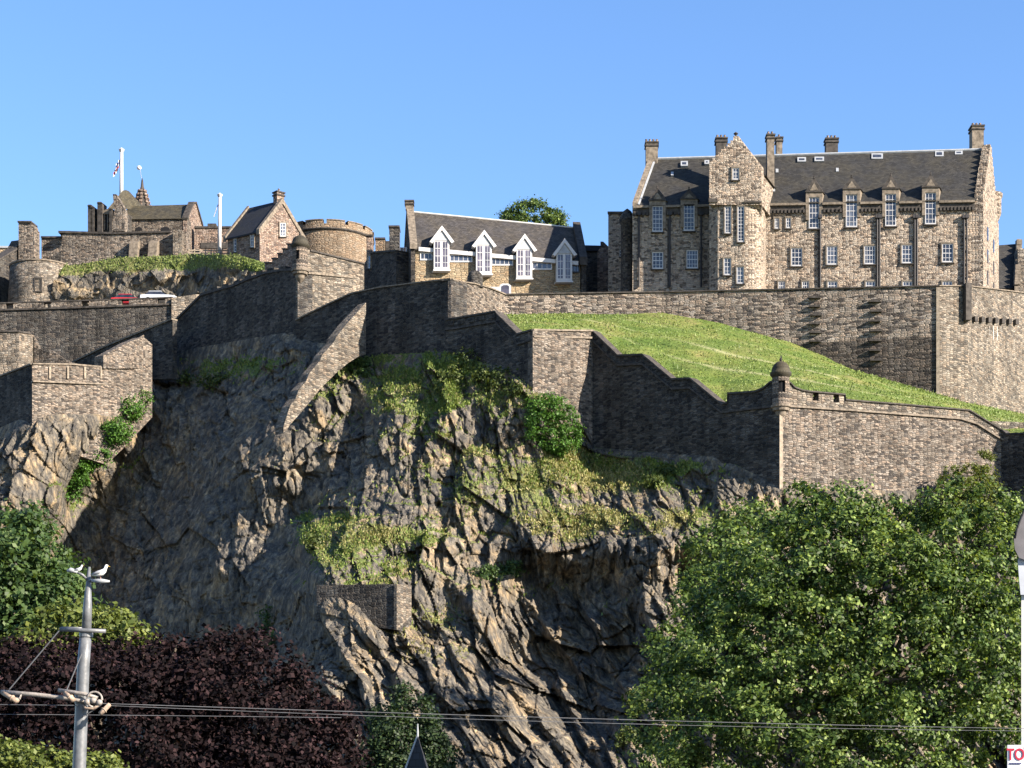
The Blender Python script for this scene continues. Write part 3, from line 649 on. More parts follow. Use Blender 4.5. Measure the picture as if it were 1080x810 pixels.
for a, b in zip(xs[:-1], xs[1:]):
    o = [q for q in op if abs(q[0] - a) < 0.1]
    if o:
        _, _, y0, y1 = o[0]
        m.strip([(a, Y9(a), t9(a) + 1, y0), (b, Y9(b), t9(b) + 1, y0)], 0.9); m.strip([(a, Y9(a), y1, c9(a)), (b, Y9(b), y1, c9(b))], 0.9)
    else: m.strip([(a, Y9(a), t9(a) + 1, c9(a)), (b, Y9(b), t9(b) + 1, c9(b))], 0.9)
m.build('parapet', MATS['rampart_pale'], w)
coping(T9, 1.4, thick=0.95).build('coping', MATS['dressed_dark'], w)
S([(822, 190.99, 428.5, 530), (825.5, 191.13, 428.5, 530)], 0.3, 0.05).build('quoin', MATS['pale_quoin'], w)
turret(823.5, 191.4, 378.5, 429, 9.3, 'domed sentry turret with a window slot on the lower corner before the lawn', slots=(11, 12), body='rampart')

w = thing('rampart_wall', 'shaded end wall above the tree at the right edge', 'wall', XY(1080, 198))
T10 = [(1056, 200.2, 452), (1062, 199.8, 457), (1085, 198.3, 456), (1110, 199, 456), (1220, 203, 456)]
S([(x, Y, t, 560) for x, Y, t in T10], 1.5).build('masonry', MATS['rampart_dark_shade'], w)
coping(T10, 2.0).build('coping', MATS['dressed_dark'], w)

# terrace wall under the hospital
TT = [(532, 222, 310), (600, 222.6, 308.8), (700, 223.2, 307.3), (850, 220.5, 304), (990, 217.5, 301)]
TR = [(990, 217.5, 301), (1021, 219.5, 301), (1050, 225.5, 304.5), (1082, 232, 308.5), (1160, 250, 314)]
w = thing('terrace_wall', 'high terrace wall above the lawn with dark lower courses and two columns of jutting stones', 'wall', XY(760, 221))
S([(x, Y, t, 445) for x, Y, t in TT], 1.3).build('masonry', MATS['terrace_stone'], w)
S([(x, Y, t, 470) for x, Y, t in TR], 1.3).build('lit_flank', MATS['rampart_pale'], w)
coping(TT, 1.3).build('coping', MATS['dressed_dark'], w); coping(TR, 1.1).build('coping', MATS['dressed'], w)
S([(987.5, 217.45, 303, 430), (991, 217.4, 303, 430)], 0.3, 0.06).build('quoin', MATS['pale_quoin'], w)
for (xa, ya, yb) in ((860, 313, 359), (924, 317, 379)):
    n = 6 if xa < 900 else 7
    for k in range(n):
        y = ya + (yb - ya) * k / (n - 1); Yw = interp(TT, xa); m = MB(); dx = random.uniform(-1.5, 1.5)
        m.strip([(xa - 6 + dx, Yw, y, y + 2.0), (xa + 6 + dx, Yw - 0.2, y - 0.4, y + 2.0)], 0.1, 0.3); m.build('tusking_stone', MATS['dressed_dark'], w)
for k in range(7):
    x = 1026 + 7.2 * k; Yw = interp(TR, x); m = MB()
    m.strip([(x - 1.6, Yw, 334.5 + 0.5 * k, 340 + 0.5 * k), (x + 1.6, Yw + 0.3, 334.5 + 0.5 * k, 340 + 0.5 * k)], 0.1, 0.55); m.build('corbel_stone', MATS['dressed_dark'], w)
m = MB(); m.strip([(1015.5, 219.1, 300, 339), (1021.5, 219.3, 300, 339)], 0.2, 0.7); m.build('buttress', MATS['dressed_dark'], w)
for k, (x, l) in enumerate(((1043, 10), (1047, 14), (1051, 15), (1055, 12), (1059, 13), (1063, 9))):
    m = MB(); Yw = interp(TR, x); m.strip([(x - 0.8, Yw, 344, 344 + l), (x + 0.8, Yw + .2, 344, 344 + l)], 0.05, 0.03); m.build('lime_streak', MATS['curtain'], w)

# lawn between the two lines of walls
UP = [(528, 334, 221.8), (600, 331, 222.2), (700, 332, 222.8), (760, 342, 221.5), (830, 362, 220.3), (900, 390, 218.8), (990, 418, 217), (1040, 430, 223), (1200, 462, 250)]
LO = [(528, 340, 208.5), (546, 353.5, 206.5), (562, 350, 205), (625, 351, 209.8), (652, 377, 207.6), (678, 376, 205.3), (709, 402, 202.6), (728, 401, 201), (762, 428, 198), (790, 424, 196), (822, 420, 193.5), (852, 416, 194.5), (890, 420, 196), (960, 430, 198.6), (1022, 436, 201), (1060, 458, 202), (1200, 466, 192)]
gx = np.linspace(528, 1200, 340); vv = np.linspace(-0.04, 1.04, 90)[:, None]
def col(pts, k): return np.interp(gx, [p[0] for p in pts], [p[k] for p in pts])
uY, lY = col(UP, 2), col(LO, 2); uZ, lZ = (HOR - col(UP, 1)) / FPX * uY + CZ, (HOR - col(LO, 1)) / FPX * lY + CZ
def sm(a, w=81): p_ = np.pad(a, w // 2, 'edge'); return np.convolve(np.convolve(p_, np.ones(w) / w, 'valid').repeat(1), [1.0], 'same')
uYs, uZs, lYs, lZs = sm(uY), sm(uZ), sm(lY), sm(lZ); ku = np.clip(1 - vv, 0, 1.1) ** 7; kl = np.clip(vv, 0, 1.1) ** 7
YL = uYs + (lYs - uYs) * vv + (uY - uYs) * ku + (lY - lYs) * kl; ZL = uZs + (lZs - uZs) * vv + (uZ - uZs) * ku + (lZ - lZs) * kl; XL = (gx - CX) / FPX * YL
ZL = ZL + (0.28 * fbm(XL / 6, YL / 6, YL * 0, 4, 8) + 0.08 * fbm(XL / 1.2, YL / 1.2, YL * 0, 3, 18)) * np.clip(np.sin(np.pi * np.clip(vv, 0, 1)), 0, 1) + 0.25 * np.sin(np.pi * np.clip(vv, 0, 1))
def pl_(c0, c1, w): l = c0 + (c1 - c0) * (gx[None] - 600) / 500 + 0.03 * np.sin(gx[None] / 35); return np.exp(-((vv - l) / w) ** 2)
path = np.clip(1.0 * pl_(0.35, 0.62, 0.014) + 0.9 * pl_(0.66, 0.74, 0.014) + 0.5 * pl_(0.15, 0.40, 0.012), 0, 1) * np.clip((fbm(XL / 5, YL / 5, YL * 0, 2, 3) + 0.7), 0, 1)
# terracettes
ZL += 0.12 * np.tanh((fbm(XL / 10, ZL / 1.2, YL * 0, 3, 33)) * 3)
tag(grid_mesh('lawn', np.stack([XL, YL, ZL], -1), MATS['lawn'], {'path': path}, smooth=True), kind='structure')
g = np.random.default_rng(5); n = 26000; ri = g.integers(2, 88, n); ci = g.integers(0, 340, n)
p = np.stack([XL, YL, ZL], -1)[ri, ci] + g.normal(0, 0.12, (n, 3)) * np.array([1, 1, 0]); hh = 0.13 * g.uniform(0.3, 1.3, n)[:, None]; hh[g.random(n) < 0.02] *= 2.2
a = g.uniform(0, 6.28, n); sd = np.stack([np.cos(a), np.sin(a), 0 * a], 1) * 0.07; tip = p + np.array([0, 0, 1]) * hh + g.normal(0, 0.3, (n, 3)) * hh
tag(quads_mesh('lawn_tufts', np.stack([p - sd, p + sd, (p + tip) / 2 + sd, tip], 1), np.clip(g.normal(0.5, 0.25, n), 0, 1), MATS['blade_green']), 'short tufts in the sloping lawn', 'grass', kind='stuff')
# retaining sill against the far right of the lawn
w = thing('low_wall', 'low pale wall at the foot of the lawn by the right edge', 'wall', XY(1070, 203))
S([(1046, 202.4, 444, 462), (1090, 204, 446, 462)], 0.6).build('masonry', MATS['rampart_pale'], w)

# ------------------------------------------------------------------ lower left works
w = thing('bastion', 'sunlit bastion with four vertical slots in its parapet, lower left', 'bastion', XY(80, 228))
S([(34, 223.8, 384, 475), (75, 227, 384.5, 478), (112, 229.8, 387, 490), (128, 231.6, 386, 475), (160.5, 235.6, 386, 440)], 2.0).build('masonry', MATS['rampart'], w)
S([(109, 229.2, 374.5, 388.5), (135, 232, 361, 388.5), (151, 234.4, 355, 388.5), (160.5, 235.6, 363, 388.5)], 1.6).build('wing', MATS['rampart'], w)
coping([(34, 223.8, 383), (75, 227, 383.5), (110, 229.8, 386.5)], 1.5).build('coping', MATS['dressed'], w)
S([(34, 223.7, 401.5, 403), (110, 229.7, 404.5, 406)], 0.3, 0.18).build('cordon', MATS['dressed'], w)
for x in (50, 69, 87, 104):
    m = MB(); Yw = 223.8 + (x - 34) * 0.078; m.strip([(x - 1.4, Yw, 388, 398.5), (x + 1.4, Yw + 0.2, 388, 398.5)], 0.1, 0.05); m.build('slot', MATS['dark_inside'], w)
    m = MB(); m.strip([(x + 1.5, Yw + .1, 387, 399.5), (x + 3.4, Yw + 0.2, 387, 399.5)], 0.1, 0.16); m.build('jamb', MATS['pale_quoin'], w)
w = thing('rampart_wall', 'shaded wall face left of the slotted bastion', 'wall', XY(10, 226))
S([(-120, 244, 440, 540), (0, 228.5, 397, 520), (33.8, 223.8, 384.5, 500)], 1.5).build('masonry', MATS['rampart_dark_shade'], w)
coping([(-120, 244, 439), (0, 228.5, 396), (33.6, 223.8, 383.2)], 1.5).build('coping', MATS['dressed'], w)
w = thing('bastion', 'pale curved stone wall above the shaded face at the left edge', 'bastion', XY(10, 242))
S([(-80, 243, 352, 420), (-20, 240, 349.5, 400), (20, 240, 350, 400), (32, 241.5, 352, 400), (37, 243.5, 354, 400)], 1.5).build('masonry', MATS['rampart_pale'], w)
S([(36, 242.6, 354, 400), (41, 242.6, 368, 400), (52, 242, 368, 400), (72, 241.4, 381, 400), (80, 241.2, 383, 400)], 0.8).build('wing', MATS['rampart'], w)
coping([(-80, 243, 351), (-20, 240, 348.5), (20, 240, 349), (32, 241.5, 351)], 1.5).build('coping', MATS['dressed_dark'], w)
w = thing('ramp_wall', 'shaded parapet of the ramp rising right to the great rampart, below the terrace wall', 'wall', XY(120, 244))
S([(74, 250, 384, 400), (110, 246.4, 366.5, 400), (150, 242.4, 350, 400), (182, 239.2, 337, 400)], 0.7).build('masonry', MATS['rampart_dark_shade'], w)
coping([(74, 250, 382.5), (110, 246.4, 365), (150, 242.4, 348.5), (182, 239.2, 335.5)], 1.8, thick=0.8).build('coping', MATS['dressed'], w)
S([(112, 238.6, 372, 395), (150, 238.8, 354, 395), (152, 239, 353, 395)], 0.8).build('stair_wall', MATS['rampart_pale'], w)

# yards: level ground behind the wall tops
def sheet(name, pts, mat):
    m = MB(); m.v = list(pts); m.f = [tuple(range(len(pts)))]; tag(m.build(name, MATS[mat]), kind='structure')
sheet('terrace_ground', [P(-80, 330, 251.5), P(182, 325, 251), P(300, 318, 250), P(300, 340, 275), P(-80, 345, 275)], 'gravel')
sheet('castle_yard', [P(540, 322, 224), P(700, 320, 225), P(990, 314, 219), P(1085, 322, 236), P(1100, 345, 262), P(380, 345, 262), P(400, 330, 232), P(476, 318, 216)], 'gravel')
sheet('upper_ground', [P(-80, 285, 270), P(330, 285, 262), P(420, 300, 262), P(420, 290, 330), P(-80, 270, 330)], 'gravel')

# rocky bank below the upper left wall
NCb, NRb = 320, 110; v = np.linspace(0, 1, NRb)[:, None]; u = np.linspace(0, 1, NCb)[None]
lx = 66 - 18 * v; rx = 312 + 0 * v; PXb = lx + (rx - lx) * u
topb = np.interp(PXb, [40, 85, 120, 200, 250, 276, 312], [281, 279, 272, 268.5, 268.5, 276, 292]); PYb = topb + (326 - topb) * v
Yk = np.interp(PXb, [40, 100, 200, 236, 275, 312], [260.5, 260, 257, 251.5, 249, 246.5]) - 2.5 * v ** 0.8
Xk = (PXb - CX) / FPX * Yk; Zk = (HOR - PYb) / FPX * Yk + CZ
gm = np.clip((0.36 - v + 0.10 * fbm(Xk / 3, Zk * 0, Zk / 3, 3, 2)) * 6, 0, 1)
Db = (facets(Xk / 2.4, Zk / 2.0, 31, 1.3, 0.7) * 0.7 + facets(Xk / 1.0, Zk / 1.1, 37, 0.6, 0.4) * 0.55) * (1 - 0.8 * gm) * np.clip(v * 8, 0, 1)
Vb = np.stack([Xk, Yk + Db, Zk + 0 * Yk], -1)
tag(grid_mesh('rocky_bank', Vb, MATS['rock'], {'veg': 0.72 * gm + 0 * u, 'dry': np.clip(0.32 + 0.6 * fbm(Xk / 4, Zk / 4, Zk * 0, 2, 9), 0, 1)}), kind='structure')
g = np.random.default_rng(9); n = 2600; w_ = (gm ** 2 + 1e-9).ravel(); ii = g.choice(len(w_), n, p=w_ / w_.sum()); p = Vb.reshape(-1, 3)[ii] + g.normal(0, .08, (n, 3)); hh = 0.18 * g.uniform(0.3, 1.4, n)[:, None]
a = g.uniform(0, 6.28, n); sd = np.stack([np.cos(a), np.sin(a), 0 * a], 1) * 0.08; tip = p + np.array([0, 0, 1]) * hh + g.normal(0, 0.35, (n, 3)) * hh
tag(quads_mesh('bank_grass', np.stack([p - sd, p + sd, (p + tip) / 2 + sd, tip], 1), np.clip(g.normal(0.5, 0.25, n), 0, 1), MATS['blade_green']), 'long green grass on top of the rocky bank', 'grass', kind='stuff')
# ------------------------------------------------------------------ windows
def window(par, pl, x0, y0, x1, y1, nx, ny, o=0.0, surround='dressed', arch=0.0, bar=0.05, gl='glass', frame='white_paint', sur=1.3, name='window'):
    f = MB(); w = (x1 - x0); h = (y1 - y0); px = pl.a.y / FPX; fr = min(0.10 / px, w * 0.2); b = bar / px
    pl.block(f, x0, y0, x0 + fr, y1, o, o + 0.09); pl.block(f, x1 - fr, y0, x1, y1, o, o + 0.09)
    pl.block(f, x0 + fr, y0, x1 - fr, y0 + fr, o, o + 0.085); pl.block(f, x0 + fr, y1 - fr * 1.6, x1 - fr, y1, o, o + 0.10)
    for k in range(1, nx):
        x = x0 + w * k / nx; pl.block(f, x - b / 2, y0 + fr, x + b / 2, y1 - fr * 1.6, o, o + 0.07)
    for k in range(1, ny):
        y = y0 + h * k / ny; bb = b * (1.7 if k == ny // 2 else 1.0); pl.block(f, x0 + fr, y - bb / 2, x1 - fr, y + bb / 2, o, o + 0.065)
    fo = f.build(name, MATS[frame], par)
    p = MB(); pl.block(p, x0 + 0.1, y0 + 0.1, x1 - 0.1, y1 - 0.1, o - 0.05, o + 0.035); p.build('pane', MATS[gl if gl != 'glass' else random.choice(['glass', 'glass', 'glass_deep', 'glass_sky'])], fo)
    if surround:
        s = MB(); q = sur
        pl.block(s, x0 - q, y0 - q * 1.3, x0, y1 + 0.2, o - .02, o + 0.16); pl.block(s, x1, y0 - q * 1.3, x1 + q, y1 + 0.2, o - .02, o + 0.16)
        pl.block(s, x0, y0 - q * 1.3, x1, y0, o - .02, o + 0.155); s.build('surround', MATS[surround], fo)
        s = MB(); pl.block(s, x0 - q * 1.1, y1 + 0.2, x1 + q * 1.1, y1 + 1.2, o - .02, o + 0.24); s.build('sill', MATS['dressed_dark'], fo)
    return fo
def chimney(par, c, w, d, h, mat='dressed_dark', pots=3, rz=0.0, cap='dressed_dark'):
    c = Vector(c); m = MB(); m.box(c + Vector((0, 0, h / 2)), (w, d, h), rz); ch = m.build('chimney', MATS[mat], par)
    m = MB(); m.box(c + Vector((0, 0, h - 0.32)), (w + .22, d + .22, 0.18), rz); m.box(c + Vector((0, 0, h + 0.06)), (w + .24, d + .24, 0.16), rz); m.build('chimney_cap', MATS[cap], ch)
    for k in range(pots):
        m = MB(); q = (k - (pots - 1) / 2) * 0.42; m.lathe(c + Vector((q * math.cos(rz), q * math.sin(rz), h + 0.18)), [(0.15, 0), (0.12, 0.35), (0.15, 0.4), (0.0, 0.4)], 10); m.build('chimney_pot', MATS['pink_stone'], ch)
    return ch

# ------------------------------------------------------------------ the hospital block
H = thing('castle_hospital', 'large stone building with a crow stepped tower, steep slate roof and many chimneys', 'building', P(850, 305, 226))
F = Pl(667, 228.5, 1028, 224.5)
DV = Vector((0.36, 0.93, 0)).normalized()
z = lambda px, py: F.at(px, py).z
m = MB()
lo = [F.at(667, 312), F.at(1028, 305)]; hi = [F.at(667, 218), F.at(1028, 212)]
m.extr([lo[0], lo[1], hi[1], hi[0]], DV * 13.5); m.build('wall', MATS['hospital_stone'], H)
# roof: two slopes. ridge stands 5.6 m behind the front eaves
def ridge(px_e, py_e, depth, zr):
    e = F.at(px_e, py_e); r = e + DV * depth; return Vector((r.x, r.y, zr))
zr0 = P(690, 168, 234.5).z; zr1 = P(1025, 158, 230.5).z
E0, E1 = F.at(668, 218, 0.25), F.at(1029, 212, 0.25); R0, R1 = ridge(668, 218, 6.5, zr0), ridge(1029, 212, 6.5, zr1)
B0, B1 = E0 + DV * 13.5, E1 + DV * 13.5
m = MB(); m.hexa([E0, E1, B1, B0], [E0 + Vector((0, 0, .15)), E1 + Vector((0, 0, .15)), B1 + Vector((0, 0, .15)), B0 + Vector((0, 0, .15))])
m = MB(); m.hexa([E0, R0, B0], [E1, R1, B1]); rf = m.build('roof', MATS['slate'], H)
m = MB(); m.tube([R0 + Vector((0, 0, .05)), R1 + Vector((0, 0, .05))], 0.16, 6); m.build('ridge', MATS['lead'], rf)
rn = (E1 - E0).cross(R0 - E0).normalized(); rn = -rn if rn.y > 0 else rn
def roofpt(px, py, o=0.0): return hit(px, py, E0, rn) + rn * o
def roofbox(mb, x0, y0, x1, y1, o0, o1):
    a = [roofpt(x0, y1, o0), roofpt(x1, y1, o0), roofpt(x1, y0, o0), roofpt(x0, y0, o0)]; mb.extr(a, rn * (o1 - o0))
for (x0, y0, x1, y1) in ((841, 168, 850, 172.5), (859, 167.5, 869, 172), (919, 164, 931, 169.5), (986, 161.5, 995, 167), (1007, 161, 1015, 165), (718, 172, 725.5, 177), (743, 171, 748, 175)):
    m = MB(); roofbox(m, x0, y0, x1, y1, -0.05, 0.28); sk = m.build('skylight', MATS['lead'], rf)
    m = MB(); roofbox(m, x0 + 1.6, y0 + 1.4, x1 - 1.6, y1 - 1.2, 0.2, 0.30); m.build('pane', MATS['glass'], sk)
for x, y in ((819.5, 182), (816, 202), (883, 181), (709, 185)):
    m = MB(); roofbox(m, x - 1.4, y - 2.2, x + 1.4, y + 1.5, -0.05, 0.22); m.build('roof_vent', MATS['lead'], rf)
# raised gable copings (skews)
def skew(e, r, name='skew', mat='dressed', w=0.55, up=0.45, side=1):
    m = MB(); sx = Vector((side * w, 0, 0)); u = Vector((0, 0, up)); dn = Vector((0, 0, -0.4))
    m.extr([e + dn, r + dn, r + u, e + u], sx); return m.build(name, MATS[mat], H)
skew(E0 + Vector((-0.1, 0, 0)), R0 + Vector((-0.1, 0, 0))); 
m = MB(); g0, g1 = E0 + Vector((0.5, 0, 0.1)), R0 + Vector((0.5, 0, 0.1)); m.extr([g0, g1, g1 + rn * 0.12, g0 + rn * 0.12], Vector((0.22, 0, 0))); m.build('lead_flashing', MATS['lead'], rf)
# right gable with stepped coping
GE = Pl(1028, 224.5, 1052, 224.5 + 17.0)
m = MB(); e = F.at(1028, 212); bk = e + DV * 13.2; rg = ridge(1028, 212, 6.5, zr1)
prof = [F.at(1028, 305), F.at(1028, 305) + DV * 13.2, bk]; n = 9
for k in range(n):
    a = bk.lerp(rg, k / n); b_ = bk.lerp(rg, (k + 1) / n); prof += [Vector((a.x, a.y, b_.z + 0.35)), Vector((b_.x, b_.y, b_.z + 0.35))]
for k in range(n):
    a = rg.lerp(e, k / n); b_ = rg.lerp(e, (k + 1) / n); prof += [Vector((a.x, a.y, a.z + 0.35)), Vector((b_.x, b_.y, a.z + 0.35))]
prof += [e]
m.extr(prof, Vector((0.9, -0.25, 0))); m.build('gable', MATS['hospital_stone'], H)
for yy in (238, 262, 285):
    for q in (3.5, 8.5):
        b0 = F.at(1028, yy) + DV * q + Vector((0.9, -0.25, 0)); m = MB(); m.box(b0, (0.12, 0.8, 1.5), -0.37); m.build('gable_window', MATS['glass'], H)
c = P(1044.5, 224, 236.5); m = MB()
m.lathe(c, [(0.2, -2.6), (0.9, -1.2), (1.3, -0.2), (1.3, 1.6), (1.45, 1.8), (1.45, 2.1), (0.0, 2.1)], 14); m.build('corner_turret', MATS['hospital_stone'], H)
# eaves cornice + corbel table
ye = lambda x: 218 - (x - 668) * 6 / 361
DX = [(688, 699), (721, 732.5), (853, 864), (892, 904), (933.6, 945), (975.5, 987)]
def cuts(xa, xb):
    o = []; e = xa
    for a, b in DX:
        if xa < a < xb: o.append((e, a - 3.2)); e = b + 3.2
    return o + [(e, xb)]
for (xa0, xb0) in ((668, 748), (811, 1028)):
    for xa, xb in cuts(xa0, xb0):
        m = MB(); F.poly(m, [(xa, ye(xa) + 2.2), (xb, ye(xb) + 2.2), (xb, ye(xb) - 0.2), (xa, ye(xa) - 0.2)], 0, 0.38); m.build('cornice', MATS['dressed'], H)
        m = MB(); F.poly(m, [(xa, ye(xa) + 9.0), (xb, ye(xb) + 9.0), (xb, ye(xb) + 2.2), (xa, ye(xa) + 2.2)], 0, 0.12); fz = m.build('frieze', MATS['dressed_dark'], H)
        nm = max(2, int((xb - xa) / 3.6))
        for k in range(nm):
            m = MB(); x = xa + (xb - xa) * (k + .5) / nm; F.block(m, x - 1.0, ye(x) + 6.2, x + 1.0, ye(x) + 10.2, 0.1, 0.34); m.build('corbel', MATS['dressed_dark'], fz)
# wall-head dormers
for (x0, y0, x1, y1, ya) in ((688, 217.5, 699, 245, 199), (721, 216, 732.5, 244, 200), (853, 208.5, 864, 241.5, 188.5), (892, 205.5, 904, 240, 187), (933.6, 205, 945, 239, 185.5), (975.5, 203.6, 987, 237, 184.5)):
    cxm = (x0 + x1) / 2; m = MB()
    F.poly(m, [(x0 - 3.2, y0 + 24), (x0, y0 + 24), (x0, y0), (x1, y0), (x1, y0 + 24), (x1 + 3.2, y0 + 24), (x1 + 3.2, y0 - 5), (x0 - 3.2, y0 - 5)], 0, 0.22, vec=DV * 2.3); d = m.build('dormer', MATS['dressed'], H)
    m = MB(); F.poly(m, [(x0 - 4.2, y0 - 5), (x1 + 4.2, y0 - 5), (cxm, ya)], 0, 0.34, vec=DV * 3.4); m.build('pediment', MATS['dressed_dark'], d)
    m = MB(); F.poly(m, [(x0 + 1.0, y0 - 6.5), (x1 - 1.0, y0 - 6.5), (cxm, ya + 5)], 0.3, 0.37); m.build('carved_panel', MATS['dressed'], d)
    m = MB(); q = F.at(cxm, ya, 0.3); m.lathe(q, [(0.12, -0.1), (0.05, 0.06), (0.10, 0.14), (0.0, 0.26)], 8); m.build('finial', MATS['dressed_dark'], d)
    m = MB(); F.block(m, x0 - .5, y0 - .5, x1 + .5, ye(x0) + 1, -0.6, 0.01); m.build('back_wall', MATS['dressed_dark'], d)
    window(H, F, x0, y0, x1, y1, 3, 6, 0.03, surround=None)
    s = MB(); F.block(s, x0 - 1.5, y1 + 0.1, x1 + 1.5, y1 + 1.2, 0, 0.26); s.build('sill', MATS['dressed_dark'], H)
for (x0, y0, x1, y1, a, b) in ((688, 266, 699.5, 284, 3, 4), (724, 264, 736, 283.5, 4, 4), (834.5, 262, 846, 281, 3, 4), (872, 260, 883, 279.5, 3, 4), (911.5, 259.5, 923, 279, 4, 4), (951, 258.5, 962, 278, 3, 4), (993.5, 257.3, 1005, 277, 3, 4), (817, 230.5, 821.7, 241.5, 2, 3), (829, 230, 834, 241, 2, 3)):
    window(H, F, x0, y0, x1, y1, a, b)
for x0, x1 in ((821, 828), (846, 853), (873, 883), (913, 923), (952, 962), (994, 1004)):
    window(H, F, x0, 297, x1, 306, 3, 2)
def downpipe(x, y0, y1, r=0.09, pl=F, head=True):
    m = MB(); m.tube([pl.at(x, y0, 0.18), pl.at(x, y1, 0.18)], r, 8)
    for y in range(int(y0) + 8, int(y1), 14): m.box(pl.at(x, y, 0.12), (0.34, 0.22, 0.09))
    if head: m.box(pl.at(x, y0, 0.25), (0.42, 0.34, 0.38))
    m.build('downpipe', MATS['pipe_black'], H)
for x in (674, 706.5, 739.5, 865, 925, 927.6, 964.5, 967, 1016.5, 1019.5): downpipe(x, 226 if x < 860 else 229, 303, 0.11)
for x in (705, 925.5, 965.5, 864): 
    m = MB(); F.block(m, x - 1.1, 231, x + 1.1, 304, 0, 0.1); m.build('pilaster', MATS['dressed_dark'], H)
# tower
m = MB(); pts = [XY(748, 224.9), XY(757, 223.7), XY(786, 223.2)]
cxx = XY(786, 226.2)
for k in range(1, 8):
    a = -math.pi / 2 + k * math.pi / 16; rr = 2.55; pts.append(Vector((cxx.x + rr * 0.86 * math.cos(a), cxx.y + 3.0 * math.sin(a), 0)))
pts += [XY(811, 231), XY(756, 233)]
m.prism(pts, F.at(780, 335).z, F.at(780, 211).z); tw = m.build('tower', MATS['hospital_stone'], H)
TP = Pl(748, 223.4, 803, 222.9)
def steps(xa, ya, xb, yb, n):
    o = []
    for k in range(n):
        x = xa + (xb - xa) * k / n; x2 = xa + (xb - xa) * (k + 1) / n; y2 = ya + (yb - ya) * (k + 1) / n
        o += [(x, y2 if yb < ya else ya + (yb - ya) * k / n), (x2, y2 if yb < ya else ya + (yb - ya) * k / n)]
    return o
prof = [(748, 216), (803, 216), (803, 178)] + [(x, y) for x, y in steps(779, 148, 803, 178, 9)][::-1] + [(773.5, 146)] + [(x, y) for x, y in steps(748, 172, 773, 150, 7)][::-1][0:]
prof = [(748, 216), (803, 216), (803, 178)] + steps(779, 147, 803, 178, 9)[::-1] + [(779, 143.5), (773.5, 143.5)] + steps(748, 173, 773.5, 148, 8)[::-1]
m = MB(); TP.poly(m, prof, 0, 0.0, vec=DV * 1.1); m.build('crow_stepped_gable', MATS['hospital_stone'], tw)
m = MB(); b0, b1, b2, b3 = TP.at(748, 216, 0), TP.at(803, 216, 0), TP.at(803, 180, 0), TP.at(748, 175, 0); ap = TP.at(776, 149)
m.extr([b0 + DV * 1.05, b1 + DV * 1.05, b2 + DV * 1.05, b3 + DV * 1.05], DV * 7.5); m.build('upper_wall', MATS['hospital_stone'], tw)
m = MB(); m.extr([b2 + DV * 1.1 + Vector((0.25, 0, -.2)), b3 + DV * 1.1 + Vector((-0.25, 0, -.2)), ap + DV * 1.1], DV * 8.5); m.build('tower_roof', MATS['slate'], tw)
m = MB(); m.tube([TP.at(776.2, 144, -.5), TP.at(776.2, 141, -.5), TP.at(776.2, 139.4, -.5), TP.at(776.2, 137.4, -.5)], [0.22, 0.10, 0.28, 0.04], 10); m.build('finial', MATS['dressed_dark'], tw)
for a_ in ((747.5, 209.5, 757, 213.5), (785, 212, 803.5, 214)):
    m = MB(); TP.block(m, *a_, 0, 0.14); m.build('corbel_band', MATS['dressed_dark'], tw)
# corbelled squinch at the right corner
m = MB(); q0, q1 = TP.at(803, 216), TP.at(803, 178)
m.hexa([TP.at(800, 236, -2.2), TP.at(803.5, 236, -2.4), TP.at(803.5, 236, -3.5)], [TP.at(792, 214, -0.1), TP.at(804, 214, -0.05), TP.at(806, 214, -3.2)]); m.build('squinch', MATS['hospital_stone'], tw)
def twin(*a, **k):
    w_ = window(H, TP, *a, **k); return w_
twin(772.5, 177.5, 779.5, 190, 2, 3, o=0.0)
PL2 = Pl(757, 223.7, 786, 223.2)
for a in ((764.5, 218, 771, 246.5, 2, 8), (778, 218, 785, 255.5, 2, 10), (763.3, 272.5, 771, 290.5, 2, 4), (777, 281.5, 784.5, 299.5, 2, 4)): window(H, PL2, *a, sur=1.0)
# chimneys
def chim_at(px0, px1, pt, Y, hgt, d=1.2, mat='hospital_stone', pots=3, rz=0.0):
    w_ = (px1 - px0) / FPX * Y; top = P((px0 + px1) / 2, pt, Y); chimney(H, top - Vector((0, 0, hgt)), w_, d, hgt - 0.15, mat, pots, rz)
chim_at(681, 693.5, 151, 234.5, 3.6, mat='dressed', pots=4); chim_at(755, 766, 146.5, 229.5, 4.5, mat='dressed_dark', pots=3); chim_at(808.5, 816, 143, 229, 6.5, mat='dressed', pots=2)
chim_at(818.5, 824.5, 146, 234, 5, mat='dressed', pots=1); chim_at(870.5, 883, 147, 236, 3.0, mat='dressed_dark', pots=3); chim_at(1023.8, 1036, 134, 231.5, 5.2, d=1.5, mat='dressed', pots=3)
# west link blocks
K = thing('link_block', 'tall narrow flat topped stone block at the left end of the large building', 'building', P(652, 305, 236))
KP = Pl(641, 236.5, 663, 236); m = MB(); KP.poly(m, [(641.5, 312), (664, 312), (664, 226), (641.5, 225)], -8, 0); m.build('wall', MATS['hospital_stone'], K)
m = MB(); KP.block(m, 641, 223.5, 664, 225.8, -8, 0.2); m.build('coping', MATS['dressed_dark'], K); window(K, KP, 653.5, 264, 656.5, 271, 1, 2, sur=0.5)
m = MB(); m.lathe(P(661.5, 305, 231.5), [(0.75, -1), (0.75, 7.5), (0.95, 7.7), (0.95, 8.1), (0.5, 9), (0, 9.4)], 16); m.build('round_stair', MATS['rampart_dark_shade'], K, True)
K2 = thing('low_building', 'low lit gabled building seen between the white dormered building and the tall block', 'building', P(632, 305, 243))
KP2 = Pl(618, 243.5, 642, 242.5); m = MB(); KP2.poly(m, [(630, 312), (643, 312), (643, 262), (638, 256.5), (632.5, 262), (630, 266)], -6, 0); m.build('wall', MATS['pink_stone'], K2)
